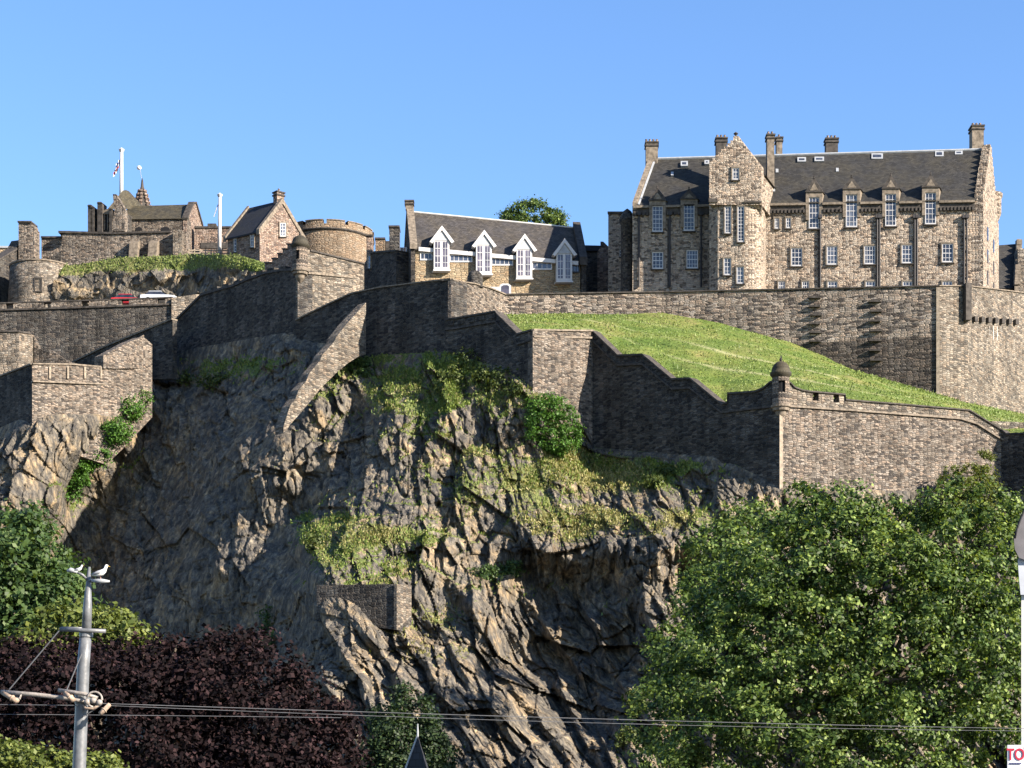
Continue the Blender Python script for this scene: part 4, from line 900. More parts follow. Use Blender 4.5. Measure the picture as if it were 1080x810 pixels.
m = MB(); KP2.block(m, 614, 259.5, 633, 312, -5, -0.5); m.build('rear_wall', MATS['rampart_dark_shade'], K2)
m = MB(); KP2.poly(m, [(612, 264), (633, 264), (634, 258.5), (614, 258)], -4, -0.2); m.build('roof', MATS['slate_blue'], K2)
m = MB(); KP2.block(m, 633.5, 255, 636.5, 260, -1, 0.1); m.build('chimney', MATS['dressed_dark'], K2)
K3 = thing('stone_outbuilding', 'small slate roofed building with a stepped gable behind the hospital at the right edge', 'building', P(1064, 305, 250))
KP3 = Pl(1046, 249, 1090, 252); m = MB(); KP3.poly(m, [(1046, 325), (1073, 325), (1073, 304), (1046, 304)], -6, 0); m.build('wall', MATS['rampart'], K3)
m = MB(); a = [P(1046, 304, 248.8), P(1075, 304, 249.5), P(1074, 257, 255.5), P(1049, 259, 255)]; m.extr(a, Vector((0, 0.4, -0.3))); m.build('roof', MATS['slate'], K3)
m = MB(); m.extr([P(1070, 326, 248.6), P(1070, 303, 248.6), P(1072.5, 252, 255.5), P(1073, 256, 258), P(1073, 326, 262)], Vector((0.5, 0, 0)));
for k in range(9): m.box(P(1070.6 + k * .28, 300 - k * 5.3, 249 + k * .74) + Vector((0.2, 0, 0.2)), (0.7, 0.8, 0.6))
m.build('stepped_gable', MATS['dressed'], K3)
m = MB(); m.extr([P(1073.5, 326, 249), P(1073.5, 262, 252), P(1110, 262, 252), P(1110, 326, 249)], Vector((0, 3, 0))); m.build('end_wall', MATS['rampart_pale'], K3)
m = MB(); KP3.block(m, 1071, 247, 1076, 253, -7, -6); m.build('chimney', MATS['dressed_dark'], K3)

# ------------------------------------------------------------------ building with white dormers
W = thing('dormered_building', 'long tan stone building with a dark slate roof and four tall white dormer windows', 'building', P(520, 305, 234))
A = Pl(438, 232, 612, 236.5); m = MB()
DW = Vector((-0.14, 0.99, 0)).normalized()
a0, a1 = A.at(438, 318), A.at(612, 318); t0, t1 = A.at(438, 264), A.at(612, 279)
m.extr([a0, a1, t1, t0], DW * 9.0); m.build('wall', MATS['tan_stone'], W)
rz0 = P(431, 224, 236.6).z; rz1 = P(603, 240.5, 241).z
e0, e1 = A.at(437.5, 264, .3), A.at(612.5, 279, .3); r0 = e0 + DW * 4.8; r0.z = rz0; r1 = e1 + DW * 4.8; r1.z = rz1; f0, f1 = e0 + DW * 9.6, e1 + DW * 9.6
m = MB(); m.hexa([e0, r0, f0], [e1, r1, f1]); wr = m.build('roof', MATS['slate_warm'], W)
m = MB(); m.tube([r0 + Vector((0, 0, .04)), r1 + Vector((0, 0, .04))], 0.09, 6); m.build('ridge', MATS['white_paint'], wr)
# gables
GL = MB(); lo0, lo2 = A.at(438, 318), A.at(438, 318) + DW * 9.6; 
GL.extr([lo0, Vector((e0.x, e0.y, e0.z)), Vector((r0.x, r0.y, r0.z + 0.5)), Vector((f0.x, f0.y, f0.z)), Vector((f0.x, f0.y, lo0.z))], Vector((-0.5, -0.07, 0))); gl = GL.build('gable', MATS['rampart_dark_shade'], W)
for (p, q, nm) in ((e0, r0, 'skew'), (f0, r0, 'skew')):
    m = MB(); u = Vector((0, 0, 0.55)); m.extr([p + Vector((0.25, -.3, 0)), q + Vector((0.25, 0, 0.1)), q + Vector((0.25, 0, 0.1)) + u, p + Vector((0.25, -.3, 0)) + u], Vector((-0.85, -0.1, 0))); m.build(nm, MATS['dressed'], W)
chimney(W, r0 + Vector((-0.25, 0, 0.2)), 0.9, 0.8, 0.95, 'dressed', 0)
m = MB(); m.extr([Vector((e1.x, e1.y, a1.z)), e1, r1 + Vector((0, 0, .5)), f1, Vector((f1.x, f1.y, a1.z))], Vector((0.6, 0.1, 0))); m.build('gable', MATS['rampart_dark_shade'], W)
m = MB(); u = Vector((0, 0, 0.75)); m.extr([e1 + Vector((-.2, -.3, -.2)), r1 + Vector((-.2, 0, 0)), r1 + u + Vector((-.2, 0, 0)), e1 + u + Vector((-.2, -.3, 0))], Vector((0.9, 0.1, 0))); m.build('skew', MATS['dressed_dark'], W)
m = MB(); A.poly(m, [(441, 265.5), (609, 280.5), (609, 276.5), (441, 261.5)], 0, 0.40); m.build('fascia', MATS['white_paint'], W)
for (xa, xb, y) in ((443, 456, 266.5), (474, 498, 268.5), (518, 541, 272), (561, 582, 276.5)):
    window(W, A, xa, y + 0.2, xb, y + 8.2, max(3, int((xb - xa) / 4.5)), 1, 0.0, surround=None, name='clerestory_window')
window(W, A, 601, 279, 611, 288, 3, 1, 0, surround=None, name='clerestory_window', frame='pipe_black')
for (cx_, ya, yg, yb) in ((464.5, 240.5, 256, 286.5), (509, 245, 260.5, 291), (551.5, 249, 265, 295.5), (593.5, 254, 269.5, 298.5)):
    m = MB(); A.poly(m, [(cx_ - 8.2, yb), (cx_ + 8.2, yb), (cx_ + 8.2, yg - 1), (cx_, yg - 11), (cx_ - 8.2, yg - 1)], 0, 0.75, vec=DW * 1.2); d = m.build('dormer', MATS['white_paint'], W)
    m = MB(); A.poly(m, [(cx_ - 13, yg + 1.5), (cx_ - 10, yg + 3), (cx_, ya + 4.5), (cx_ + 10, yg + 3), (cx_ + 13, yg + 1.5), (cx_, ya)], 0, 0.98, vec=DW * 3.9); m.build('dormer_roof', MATS['white_paint'], d)
    m = MB(); A.poly(m, [(cx_ - 8, yg + 0.0), (cx_ + 8, yg + 0.0), (cx_, ya + 5.5)], 0.6, 0.82, vec=DW * 3.2); m.build('dormer_gable', MATS['lead'], d)
    for s in (-1, 1):
        m = MB(); x0, x1 = (cx_ - 6.8, cx_ - 1.6) if s < 0 else (cx_ + 1.2, cx_ + 6.2)
        A.block(m, x0, yg + 1.0, x1, yb - 3.0, 0.60, 0.775); m.build('pane', MATS['glass_dusk'], d)
        m = MB()
        for yy in (yg + 8, yg + 16, yg + 23): A.block(m, x0, yy - 0.3, x1, yy + 0.3, 0.70, 0.80)
        A.block(m, (x0 + x1) / 2 - .25, yg + 1, (x0 + x1) / 2 + .25, yb - 3, 0.7, 0.795); m.build('glazing_bar', MATS['white_paint' if s < 0 else 'lead'], d)
    m = MB(); A.block(m, cx_ - 9, yb, cx_ + 9, yb + 1.4, 0, 0.95); m.build('sill', MATS['white_paint'], d)
GW = Pl(413, 243, 438, 232.1)
window(W, GW, 424, 261, 431, 291, 2, 4, 0.15, surround=None, name='gable_window', frame='lead'); window(W, GW, 417, 266, 424, 276, 2, 2, 0.15, surround=None, name='gable_window', frame='lead')
m = MB(); A.poly(m, [(438.5, 305), (560, 317), (560, 315.8), (438.5, 303.5)], 0, 0.14); m.build('string_course', MATS['dressed'], W)
m = MB(); YA = Pl(510, 226, 532, 226); YA.block(m, 508, 302.5, 527, 310, -0.5, 0); YA.poly(m, [(527, 310), (527, 300.5), (530, 299), (536, 299), (539, 301), (539, 310)], -0.5, 0)
sh = thing('yard_shelter', 'small pale shelter with an arched end below the second white dormer', 'shelter', P(520, 310, 226)); m.build('shelter_body', MATS['white_paint'], sh)
m = MB(); YA.poly(m, [(529, 310), (529, 302), (531, 300.8), (535, 300.8), (537, 302), (537, 310)], -0.1, 0.04); m.build('arch_opening', MATS['glass_dusk'], sh)

# ------------------------------------------------------------------ round battery
RB = thing('round_battery', 'broad orange stone round battery with a notched rim, behind the sentry turret', 'battery', P(347, 290, 266))
c = P(347, 300, 266); c.z = P(347, 300, 260.1).z; rr = 5.9; yr = lambda y, Y=260: (300 - y) / FPX * 262
m = MB(); m.lathe(c, [(rr * 0.99, -2), (rr * 0.985, yr(242))], 64); m.build('wall', MATS['orange_ashlar'], RB, True, cyl=(c.x, c.y, rr))
m = MB(); m.lathe(c, [(rr * 0.985, yr(242.5)), (rr * 1.03, yr(241.5)), (rr * 1.03, yr(240.3)), (rr, yr(240))], 64); m.build('cordon', MATS['dressed_dark'], RB, True)
m = MB(); skip = set()
for a in (-118, -92, -62, -34, -150, -8): skip.add((1, int(((a % 360) / 360 * 90))))
m.lathe(c, [(rr * 1.005, yr(240.3)), (rr * 1.005, yr(236)), (rr * 1.005, yr(232.2)), (rr * 0.86, yr(232.2)), (rr * 0.86, yr(236)), (rr * 0.86, yr(241))], 90, skip | {(2, k[1]) for k in skip} | {(3, k[1]) for k in skip}); m.build('parapet', MATS['orange_ashlar'], RB, cyl=(c.x, c.y, rr))
m = MB(); m.lathe(c, [(rr * 1.02, yr(232.3)), (rr * 1.02, yr(231.4)), (rr * 0.84, yr(231.4))], 90, {(j, k[1]) for k in skip for j in (0, 1)}); m.build('rim', MATS['dressed'], RB)
# sloping shrubs line on it: two small stone piers and low dark building right of it
pr = thing('stone_pier', 'pair of pinkish square stone piers just right of the round battery', 'pier', P(396, 290, 250))
PP = Pl(385, 250, 415, 250); m = MB()
PP.block(m, 386.5, 249, 393, 290, -2, 0); m.build('near_pier', MATS['pink_stone'], pr); m = MB(); PP.block(m, 395, 248.5, 405, 290, -3.5, -1.5); m.build('far_pier', MATS['orange_ashlar'], pr)
m = MB(); PP.block(m, 386, 247.5, 393.5, 249.2, -2.1, 0.15); PP.block(m, 394.5, 246.8, 405.5, 248.6, -3.6, -1.35); PP.block(m, 405.5, 249, 411, 290, -4, -2); m.build('cap', MATS['dressed_dark'], pr)
db = thing('shaded_building', 'low shaded building with a narrow pale window, between round battery and white dormered building', 'building', P(400, 300, 240))
DP = Pl(376, 243, 418, 234); m = MB(); DP.poly(m, [(376, 310), (418, 310), (418, 264), (392, 266), (380, 284), (376, 290)], -4, 0); m.build('wall', MATS['rampart_dark_shade'], db)
window(db, DP, 388.5, 270, 391.5, 283, 1, 2, 0, sur=0.6)
m = MB(); DP.poly(m, [(391, 267.5), (418, 265.5), (418, 263.5), (391, 265.5)], -4, 0.2); m.build('coping', MATS['dressed_dark'], db)
sc_ = thing('chimney_stack', 'dark square chimney stack left of the dormered building gable', 'chimney', P(413, 300, 246)); m = MB(); SP = Pl(408, 246, 420, 246)
SP.block(m, 410.5, 239.5, 421, 300, -2, 0); m.build('stack', MATS['rampart_dark_shade'], sc_); m = MB(); SP.block(m, 409.8, 238, 421.5, 240, -2.1, .15); m.build('cap', MATS['dressed_dark'], sc_)
# stepped small wall with openings left of the turret
sw = thing('stepped_wall', 'pale stair wall with stepped top left of the sentry turret', 'wall', P(295, 280, 238)); SW = Pl(278, 240, 308, 236)
m = MB(); SW.poly(m, [(279, 292), (311, 292), (311, 258), (303, 258), (303, 263), (298, 263), (298, 268), (293, 268), (293, 273), (287, 273), (287, 277.5), (279, 277.5)], -0.6, 0); m.build('masonry', MATS['pink_stone'], sw)
m = MB()
for (x, y, x2) in ((302.7, 256.8, 311), (297.7, 261.8, 303), (292.7, 266.8, 298), (286.7, 271.8, 293), (279, 276.3, 287)): SW.block(m, x, y, x2, y + 1.4, -0.7, 0.12)
m.build('coping', MATS['dressed_dark'], sw)

# ------------------------------------------------------------------ cottage
Ct = thing('cottage', 'stone cottage with a steep slate roof and a gable chimney, left of the round battery', 'house', P(280, 277, 254))
G = Pl(274, 252, 322, 258); Lw = Pl(240, 255, 274, 252)
gz = lambda x, y, o=0: G.at(x, y, o)
m = MB(); m.v = []; back = XY(240, 255) - XY(274, 252)
pts = [gz(274, 290), gz(322, 290), gz(322, 256), gz(297.5, 213.5), gz(274, 244)]
m.extr(pts, Vector((back.x, back.y, 0))); m.build('wall', MATS['pink_stone'], Ct)
up = Vector((0, 0, .22)); ap = gz(297.5, 213); el = gz(272.5, 245.5); er = gz(323.5, 257.5); bv = Vector((back.x, back.y, 0)) * 1.02
m = MB(); m.extr([el, ap, ap + up, el + up], bv); m.extr([ap, er, er + up, ap + up], bv); m.build('roof', MATS['slate_blue'], Ct)
o = G.n * 0.15
for pp, dv in (([el + o - up, ap + o - up, ap + o + up * 2.2, el + o + up * 2.2], .5), ([ap + o - up, er + o - up, er + o + up * 2.2, ap + o + up * 2.2], .5), ([el + bv - up, ap + bv - up, ap + bv + up * 2.4, el + bv + up * 2.4], .4)):
    m = MB(); m.extr(pp, bv.normalized() * dv); m.build('skew', MATS['dressed'], Ct)
chimney(Ct, gz(298.5, 217, -0.8), 1.1, 0.9, 1.75, 'pink_stone', 1, 0.7)
window(Ct, G, 294.5, 235, 301, 249.5, 2, 4, sur=0.8); 
Lp = Pl(240, 255, 274, 252)
window(Ct, Lp, 247, 252, 250, 266, 1, 4, sur=0.6); window(Ct, Lp, 264.5, 247, 268.5, 261, 2, 4, sur=0.6)

# ------------------------------------------------------------------ upper left: curtain wall, round tower, memorial
cw = thing('curtain_wall', 'sunlit rubble curtain wall with two sloped buttresses above the rocky bank', 'wall', P(140, 280, 262)); CWp = Pl(62, 263, 196, 261)
m = MB(); CWp.poly(m, [(62, 300), (196, 290), (196, 244.5), (187, 243.5), (120, 245.5), (66, 244)], -1.5, 0); m.build('masonry', MATS['rampart'], cw)
m = MB(); CWp.poly(m, [(62, 246), (120, 247.2), (180, 245.6), (180, 243.8), (120, 245.3), (62, 243.8)], -1.6, 0.2); m.build('coping', MATS['dressed_dark'], cw)
for x in (139, 159):
    m = MB(); a = [CWp.at(x, 285, 0), CWp.at(x, 254, 0), CWp.at(x, 258, 1.0), CWp.at(x, 285, 1.6)]; m.extr(a, CWp.t * 1.15); m.build('buttress', MATS['dressed'], cw)
m = MB(); CWp.block(m, 184.5, 245, 194, 290, 0, 0.9); CWp.block(m, 196, 262, 209, 290, -3, -0.4); m.build('corner_pier', MATS['rampart_pale'], cw)
sb = thing('stepped_buttress', 'tall pale stepped buttress with a dark slab for shade behind the round tower, far left', 'wall', P(28, 270, 266)); SB = Pl(18, 267, 72, 266)
m = MB(); SB.poly(m, [(19.5, 295), (36, 295), (36, 240), (34.5, 240), (34.5, 236.5), (32.5, 236.5), (32.5, 234.5), (19.5, 234.5)], -2, 0); m.build('buttress', MATS['rampart'], sb)
m = MB(); SB.poly(m, [(36, 290), (66, 290), (66, 245), (36, 244.5)], -3.6, -2.6); m.build('masonry', MATS['rampart'], sb)
m = MB(); SB.block(m, 60, 240, 70, 246, -3.5, -1.4); SB.block(m, 19, 233.3, 33.5, 235, -2.1, .2); SB.block(m, 36, 243.2, 60, 245, -3.7, -2.4); m.build('coping', MATS['dressed_dark'], sb)
m = MB(); m.extr([SB.at(36, 274, -2.6), SB.at(64, 258, -2.5), SB.at(64, 274, -2.5)], Vector((0, -1.0, 0))); m.build('shadow_slab', MATS['rampart_dark_shade'], sb)  # dark slab stands in for a shadow on the wall behind
rt = thing('round_tower', 'low sunlit round tower with a blocked window, far left above the terrace wall', 'tower', P(44, 318, 262)); c = P(44, 330, 262.5); c.z = P(44, 330, 258.3).z
m = MB(); yk = lambda y: (330 - y) / FPX * 258.5
m.lathe(c, [(4.45, -1), (4.25, yk(300)), (4.1, yk(274)), (3.6, yk(274)), (3.6, yk(278))], 48); m.build('wall', MATS['rampart_pale'], rt, True, cyl=(c.x, c.y, 4.2))
m = MB(); m.lathe(c, [(4.12, yk(274.3)), (4.22, yk(274)), (4.22, yk(272.6)), (3.55, yk(272.6))], 48); m.build('coping', MATS['dressed'], rt)
RP = Pl(35, 258.3, 48, 258.2); m = MB(); RP.block(m, 36, 294, 37.4, 307, -0.3, 0.12); RP.block(m, 43, 294, 44.4, 307, -0.3, 0.12); RP.block(m, 36, 292.6, 44.4, 294, -0.3, 0.13); RP.block(m, 36, 307, 44.4, 308.2, -0.3, 0.16)
ws = m.build('window_surround', MATS['dressed_dark'], rt)
m = MB(); RP.block(m, 37.4, 294, 43, 307, -0.3, 0.03); m.build('blocking', MATS['rampart_pale'], ws)
lw = thing('rampart_wall', 'shaded rampart sloping down at the far left edge beside the round tower', 'wall', P(5, 300, 266)); LP = Pl(-60, 252, 22, 268)
m = MB(); LP.poly(m, [(-70, 330), (22, 330), (22, 253), (17, 262), (0, 272), (-70, 300)], -1.5, 0); m.build('masonry', MATS['rampart_dark_shade'], lw)
m = MB(); LP.poly(m, [(17, 263.6), (0, 273.8), (-70, 302), (-70, 300), (0, 271.8), (17, 261.6)], -1.6, 0.2); m.build('coping', MATS['dressed_dark'], lw)
fb = thing('far_building', 'pale flat topped wall just visible against the sky at the far left edge', 'building', P(0, 280, 285)); FB = Pl(-40, 285, 14, 285)
m = MB(); FB.block(m, -60, 261.5, 12.5, 300, -8, 0); m.build('wall', MATS['tan_stone'], fb); m = MB(); FB.block(m, -61, 259.8, 13, 261.7, -8.2, .2); m.build('coping', MATS['lead'], fb)
ul = thing('parapet_wall', 'low pink stone wall with one raised block between the memorial hall and the cottage', 'wall', P(228, 262, 272)); UL = Pl(205, 272, 250, 272)
m = MB(); UL.block(m, 205, 240.5, 252, 285, -1, 0); m.build('masonry', MATS['pink_stone'], ul); m = MB(); UL.block(m, 205, 238.8, 252, 240.7, -1.1, .15); UL.block(m, 219, 236, 228, 239, -1.1, .15); UL.block(m, 212, 256, 240, 262, -1, .1); m.build('coping', MATS['dressed_dark'], ul)

M_ = thing('memorial_hall', 'dark stone hall with a long mossy slate roof and arched niches behind the curtain wall', 'building', P(165, 245, 272))
HP = Pl(128, 271, 197, 270); m = MB(); HP.poly(m, [(126, 262), (197.5, 262), (197.5, 230), (126, 231)], -7, 0); m.build('wall', MATS['rampart'], M_)
q0, q1 = HP.at(131, 232, .25), HP.at(198, 231, .25); s0 = P(135, 217.5, 274.6); s1 = P(205, 215.5, 274); 
m = MB(); v0, v1 = q0 + Vector((0.3, 7.5, 0)), q1 + Vector((0.3, 7.5, 0)); m.hexa([q0, s0, v0], [q1, s1, v1]); m.build('roof', MATS['slate_moss'], M_)
MG = Pl(197, 270, 213, 277.5); m = MB(); MG.poly(m, [(196.8, 275), (213, 275), (213, 240), (206, 214), (203.5, 213.6), (196.8, 231)], -0.5, 0.05); m.build('gable', MATS['pink_stone'], M_)
m = MB(); MG.poly(m, [(196.6, 231.5), (203.6, 214.6), (206, 214.6), (213.2, 240), (213.2, 237), (206.2, 212.8), (203.2, 212.6), (196.6, 228.5)], -0.6, 0.2); m.build('skew', MATS['dressed_dark'], M_)
for x, w_ in ((143, 5), (170, 7)):
    m = MB(); HP.poly(m, [(x, 243.5), (x + w_ + 2, 243.5), (x + w_ + 1.5, 240.5), (x + w_ / 2 + 1, 239), (x, 240.5)], -0.2, 0.03); m.build('niche', MATS['dark_inside'], M_)
# taller shrine part
SH = Pl(97, 269, 135, 268); m = MB(); SH.poly(m, [(100, 262), (131, 262), (131, 222), (104, 222)], -6, 0); ap_ = m.build('shrine', MATS['rampart_dark_shade'], M_)
m = MB(); b = [P(113, 221, 269.5), P(153, 220, 276.5), P(151, 220, 284), P(113, 221, 282)]; t_ = [P(129.5, 201, 273), P(132.5, 200.3, 273.5), P(136, 201.5, 276), P(132, 201, 276)]
m.hexa(b, t_); m.build('shrine_roof', MATS['slate_moss'], M_)
m = MB(); SH.poly(m, [(119, 245), (133, 245), (133, 222), (124, 206), (120.5, 206), (122, 222)], -0.5, 0.5); m.build('oriel_gable', MATS['rampart'], M_)
for x0, x1, yt in ((94.5, 99, 217.5), (97.5, 101, 219), (104.5, 109.5, 214.5), (117, 120, 221)):
    m = MB(); SH.block(m, x0, yt + 1.5, x1, 262, -1.0, 0.6); b_ = m.build('buttress', MATS['dressed_dark'], M_); m = MB(); SH.poly(m, [(x0 - .4, yt + 1.5), (x1 + .4, yt + 1.5), (x1 - .6, yt), (x0 + .6, yt)], -1.1, 0.7); m.build('cap', MATS['dressed_dark'], b_)
m = MB(); SH.block(m, 92, 236, 105, 262, -4, -0.8); m.build('side_bay', MATS['rampart_dark_shade'], M_)
for x in (111.2, 114.6):
    m = MB(); SH.poly(m, [(x, 243), (x + 2.8, 243), (x + 2.8, 228), (x + 1.4, 225), (x, 228)], 0, 0.05); m.build('arched_window', MATS['dark_inside'], M_)
    m = MB(); SH.block(m, x - .7, 226, x, 243, 0, 0.25); m.build('shaft', MATS['dressed'], M_)
m = MB(); SH.poly(m, [(109.5, 226.5), (119, 226.5), (119, 223), (114, 221), (109.5, 223)], 0, 0.3); m.build('hood', MATS['dressed'], M_)
# crown spire
sp = thing('crown_spire', 'dark crocketed stone spire with a thin rod and white vane rising behind the memorial hall', 'spire', P(151, 245, 282)); c = P(150, 222, 282); sc = 282 / FPX
m = MB(); m.lathe(c, [(8.5 * sc, -6 * sc), (8.8 * sc, 3 * sc), (6.3 * sc, 10 * sc), (4.2 * sc, 18 * sc), (1.7 * sc, 25 * sc), (0.9 * sc, 32 * sc), (0.0, 35 * sc)], 8); m.build('spire', MATS['dressed_dark'], sp)
for k in range(8):
    a = k * math.pi / 4; m = MB()
    for z_, r_ in ((4, 9.0), (8, 7.2), (12, 6.2), (16, 5.1), (20, 3.6)): m.box(c + Vector((r_ * sc * math.cos(a), r_ * sc * math.sin(a), z_ * sc)), (0.34, 0.34, 0.34), a)
    m.build('crocket', MATS['pink_stone'], sp)
m = MB(); m.tube([c + Vector((-0.1, 0, 34 * sc)), c + Vector((-0.35, 0, 46 * sc))], 0.035, 6); m.build('rod', MATS['pole_grey'], sp)
m = MB(); cc = c + Vector((-0.45, 0, 45 * sc)); m.lathe(cc + Vector((0, 0, -0.30)), [(0.0, 0), (0.24, 0.08), (0.36, 0.3), (0.24, 0.52), (0, 0.6)], 14); m.build('vane', MATS['sign_white'], sp, True)

def flagpole(px, Y, y0, y1, r, label, fx, fy0, fy1, cols, name='flagpole'):
    t = thing(name, label, 'flagpole', P(px, y1, Y)); m = MB(); m.tube([P(px, y1, Y), P(px + .4, y0, Y)], [r, r * 0.75], 10); m.build('pole', MATS['white_paint'], t, True)
    m = MB(); m.lathe(P(px + .4, y0, Y), [(r, 0), (r * 1.4, r), (0, r * 2)], 8); m.build('pole_top', MATS['white_paint'], t)
    return t
def flag(px, Y, y0, y1, w, cols, label):
    t = thing('flag', label, 'flag', P(px, y0, Y)); n = 7
    for k, (a, b, cname) in enumerate(cols):
        m = MB()
        for j in range(6):
            u0, u1 = j / 6, (j + 1) / 6; s0 = y0 + (y1 - y0) * a; s1 = y0 + (y1 - y0) * b
            yy = lambda u, s: s + u * 7
            wob = lambda u: 0.25 * math.sin(u * 14 + a * 5)
            p0, p1, p2, p3 = [P(px - w * u - a_ * 2.5, yy(u, s), Y) + Vector((0, wob(u), 0)) for u, s, a_ in ((u0, s0, a), (u1, s0, a), (u1, s1, b), (u0, s1, b))]
            m.extr([p0, p1, p2, p3], Vector((0, 0.03, 0)))
        m.build('stripe', MATS[cname], t)
    return t
flagpole(127.8, 276, 160, 222, 0.30, 'thick white flagpole above the memorial hall roof', 0, 0, 0, None)
flag(127.0, 276, 167, 180, 5.0, [(0, .22, 'white_paint'), (.22, .42, 'flag_blue'), (.42, .62, 'white_paint'), (.62, .8, 'flag_red'), (.8, 1.0, 'white_paint')], 'limp white, red and blue flag on the taller flagpole over the memorial hall')
flagpole(231.5, 262, 207.5, 272, 0.27, 'white flagpole standing on the grass bank left of the cottage', 0, 0, 0, None)
flag(230.6, 262, 214, 222, 2.6, [(0, .5, 'flag_blue'), (.5, 1.0, 'white_paint')], 'small furled blue and white flag on the flagpole by the cottage')
fe = thing('wooden_fence', 'weathered wooden rail fence on the grass bank beside the flagpole', 'fence', P(225, 270, 258)); FN = Pl(198, 257, 252, 259)
for k in range(10):
    x = 199 + 5.8 * k; m = MB(); FN.block(m, x, 262.5, x + 0.9, 272, -.08, 0.02); m.build('post', MATS['wood_fence'], fe)
for y in (263.5, 266.5, 269.3):
    m = MB(); FN.poly(m, [(198, y + .9), (252, y + 1.6), (252, y + .6), (198, y)], 0.02, 0.07); m.build('rail', MATS['wood_fence'], fe)

# ------------------------------------------------------------------ cars behind the terrace parapet
def car(name, label, px, Y, roofpy, paint, L=4.3, hgt=1.45, van=False, heading=0.0):
    top = P(px, roofpy, Y); z0 = top.z - hgt; t = thing(name, label, 'car', (top.x, Y, z0), 'vehicles parked on the upper terrace')
    hw = 0.88
    if van: side = [(-L / 2, .3), (L / 2, .3), (L / 2, .75), (L / 2 - .15, 1.0), (L / 2 - .75, 1.12), (L / 2 - 1.4, hgt), (-L / 2 + .15, hgt), (-L / 2, 1.0)]
    else: side = [(-L / 2, .3), (L / 2, .3), (L / 2, .62), (L / 2 - .15, .8), (L / 2 - 1.1, .92), (-L / 2 + .5, .95), (-L / 2 + .05, .9)]
    o = Vector((top.x, Y, z0)); m = MB(); m.extr([o + Vector((x, -hw, z)) for x, z in side], Vector((0, 2 * hw, 0))); m.build('body', MATS[paint], t)
    if not van:
        m = MB(); m.hexa([o + Vector((x, y, .9)) for x, y in ((-1.75, -.8), (1.1, -.8), (1.1, .8), (-1.75, .8))], [o + Vector((x, y, 1.38)) for x, y in ((-1.2, -.66), (.35, -.66), (.35, .66), (-1.2, .66))]); m.build('cabin_glass', MATS['car_glass'], t)
        m = MB(); m.box(o + Vector((-.42, 0, 1.41)), (1.65, 1.36, 0.07)); m.build('roof_panel', MATS[paint], t)
    else:
        m = MB(); m.box(o + Vector((0.55, -hw - .01, 1.25)), (1.3, .03, .45)); m.box(o + Vector((-1.1, -hw - .01, 1.25)), (1.4, .03, .45)); m.build('side_glass', MATS['car_glass'], t)
    for x in (-1.3, 1.35):
        for y in (-.8, .8):
            m = MB(); m.tube([o + Vector((x, y - .1, .31)), o + Vector((x, y + .1, .31))], .31, 16); wl = m.build('wheel', MATS['tyre'], t); m = MB(); m.tube([o + Vector((x, y - .12, .31)), o + Vector((x, y + .12, .31))], .19, 12); m.build('rim', MATS['lead'], wl)
    for y in (-.6, .6):
        m = MB(); m.box(o + Vector((L / 2, y, .66)), (.06, .3, .14)); m.build('headlight', MATS['white_paint'], t)
        m = MB(); m.box(o + Vector((-L / 2, y, .8)), (.06, .2, .16)); m.build('tail_light', MATS['sign_red'], t)
car('parked_car', 'red car parked behind the terrace parapet, left of the silver one', 136, 253.6, 311.4, 'car_red')
car('parked_car', 'silver car parked behind the terrace parapet at its right end', 168, 253.6, 308.2, 'car_silver', L=4.6)
# ------------------------------------------------------------------ trees and shrubs
RT = [(880, 650, 133, 135, 105, 7), (810, 710, 131, 105, 90, 6), (960, 690, 131, 118, 120, 6), (880, 585, 135, 66, 60, 5), (1003, 600, 134, 72, 72, 5), (805, 640, 135, 66, 60, 4.5), (1045, 720, 131, 55, 90, 4), (735, 750, 133, 50, 56, 3.5),
      (862, 530, 137, 34, 30, 3), (905, 538, 136, 30, 26, 3), (950, 552, 136, 34, 26, 3), (1000, 536, 136, 34, 30, 3), (1045, 545, 136, 26, 34, 3), (1050, 620, 133, 24, 70, 3), (830, 560, 137, 26, 22, 2.5), (880, 790, 130, 180, 60, 5), (765, 650, 136, 34, 34, 3)]
tree('sycamore_tree', 'big sunlit broadleaf tree filling the lower right below the rampart', [LB(*l) for l in RT], 112000, 0.29, 'leaf_sycamore', 21, (880, 133, 0, 0.55), clump=1.05, per=80, spread=0.36, inner=0.3)
tree('young_sycamore', 'smaller leafy tree climbing the rock under the lower turret, left of the big broadleaf tree', [LB(*l) for l in ((760, 585, 165, 40, 30, 3), (800, 555, 172, 44, 24, 3), (745, 640, 160, 34, 44, 3), (715, 700, 155, 34, 50, 3), (690, 770, 152, 30, 50, 3))], 13000, 0.34, 'leaf_sycamore', 22, (745, 160, 4, 0.25), clump=0.9, per=30)
def scrub(name, label, lobes, n, size, mat, seed, cat='shrub', group=None, on=True, **kw):
    base = Vector(lobes[0][0]); base.z -= lobes[0][1][2]; t = thing(name, label, cat, base, group); V_, ti = leaves(lobes, n, size, seed, **kw); quads_mesh('foliage', V_, ti, MATS[mat], t)
    m = MB(); c0 = Vector(lobes[0][0])
    for k in range(4): m.tube([base + Vector((0, 0.6, -0.3)), base.lerp(c0, 0.6) + Vector(((k - 1.5) * 0.3, .1 * k, 0)), c0 + Vector(((k - 1.5) * 0.5, .2 * k, 0.3))], [0.07, 0.05, 0.02], 5)
    m.build('stem', MATS['bark'], t); return t
def rl(px, py, rx, rz, ry=0.8, out=0.3):
    s = surf(px, py); Y = s.y - out; return (P(px, py, Y), (rx / FPX * Y, ry, rz / FPX * Y))
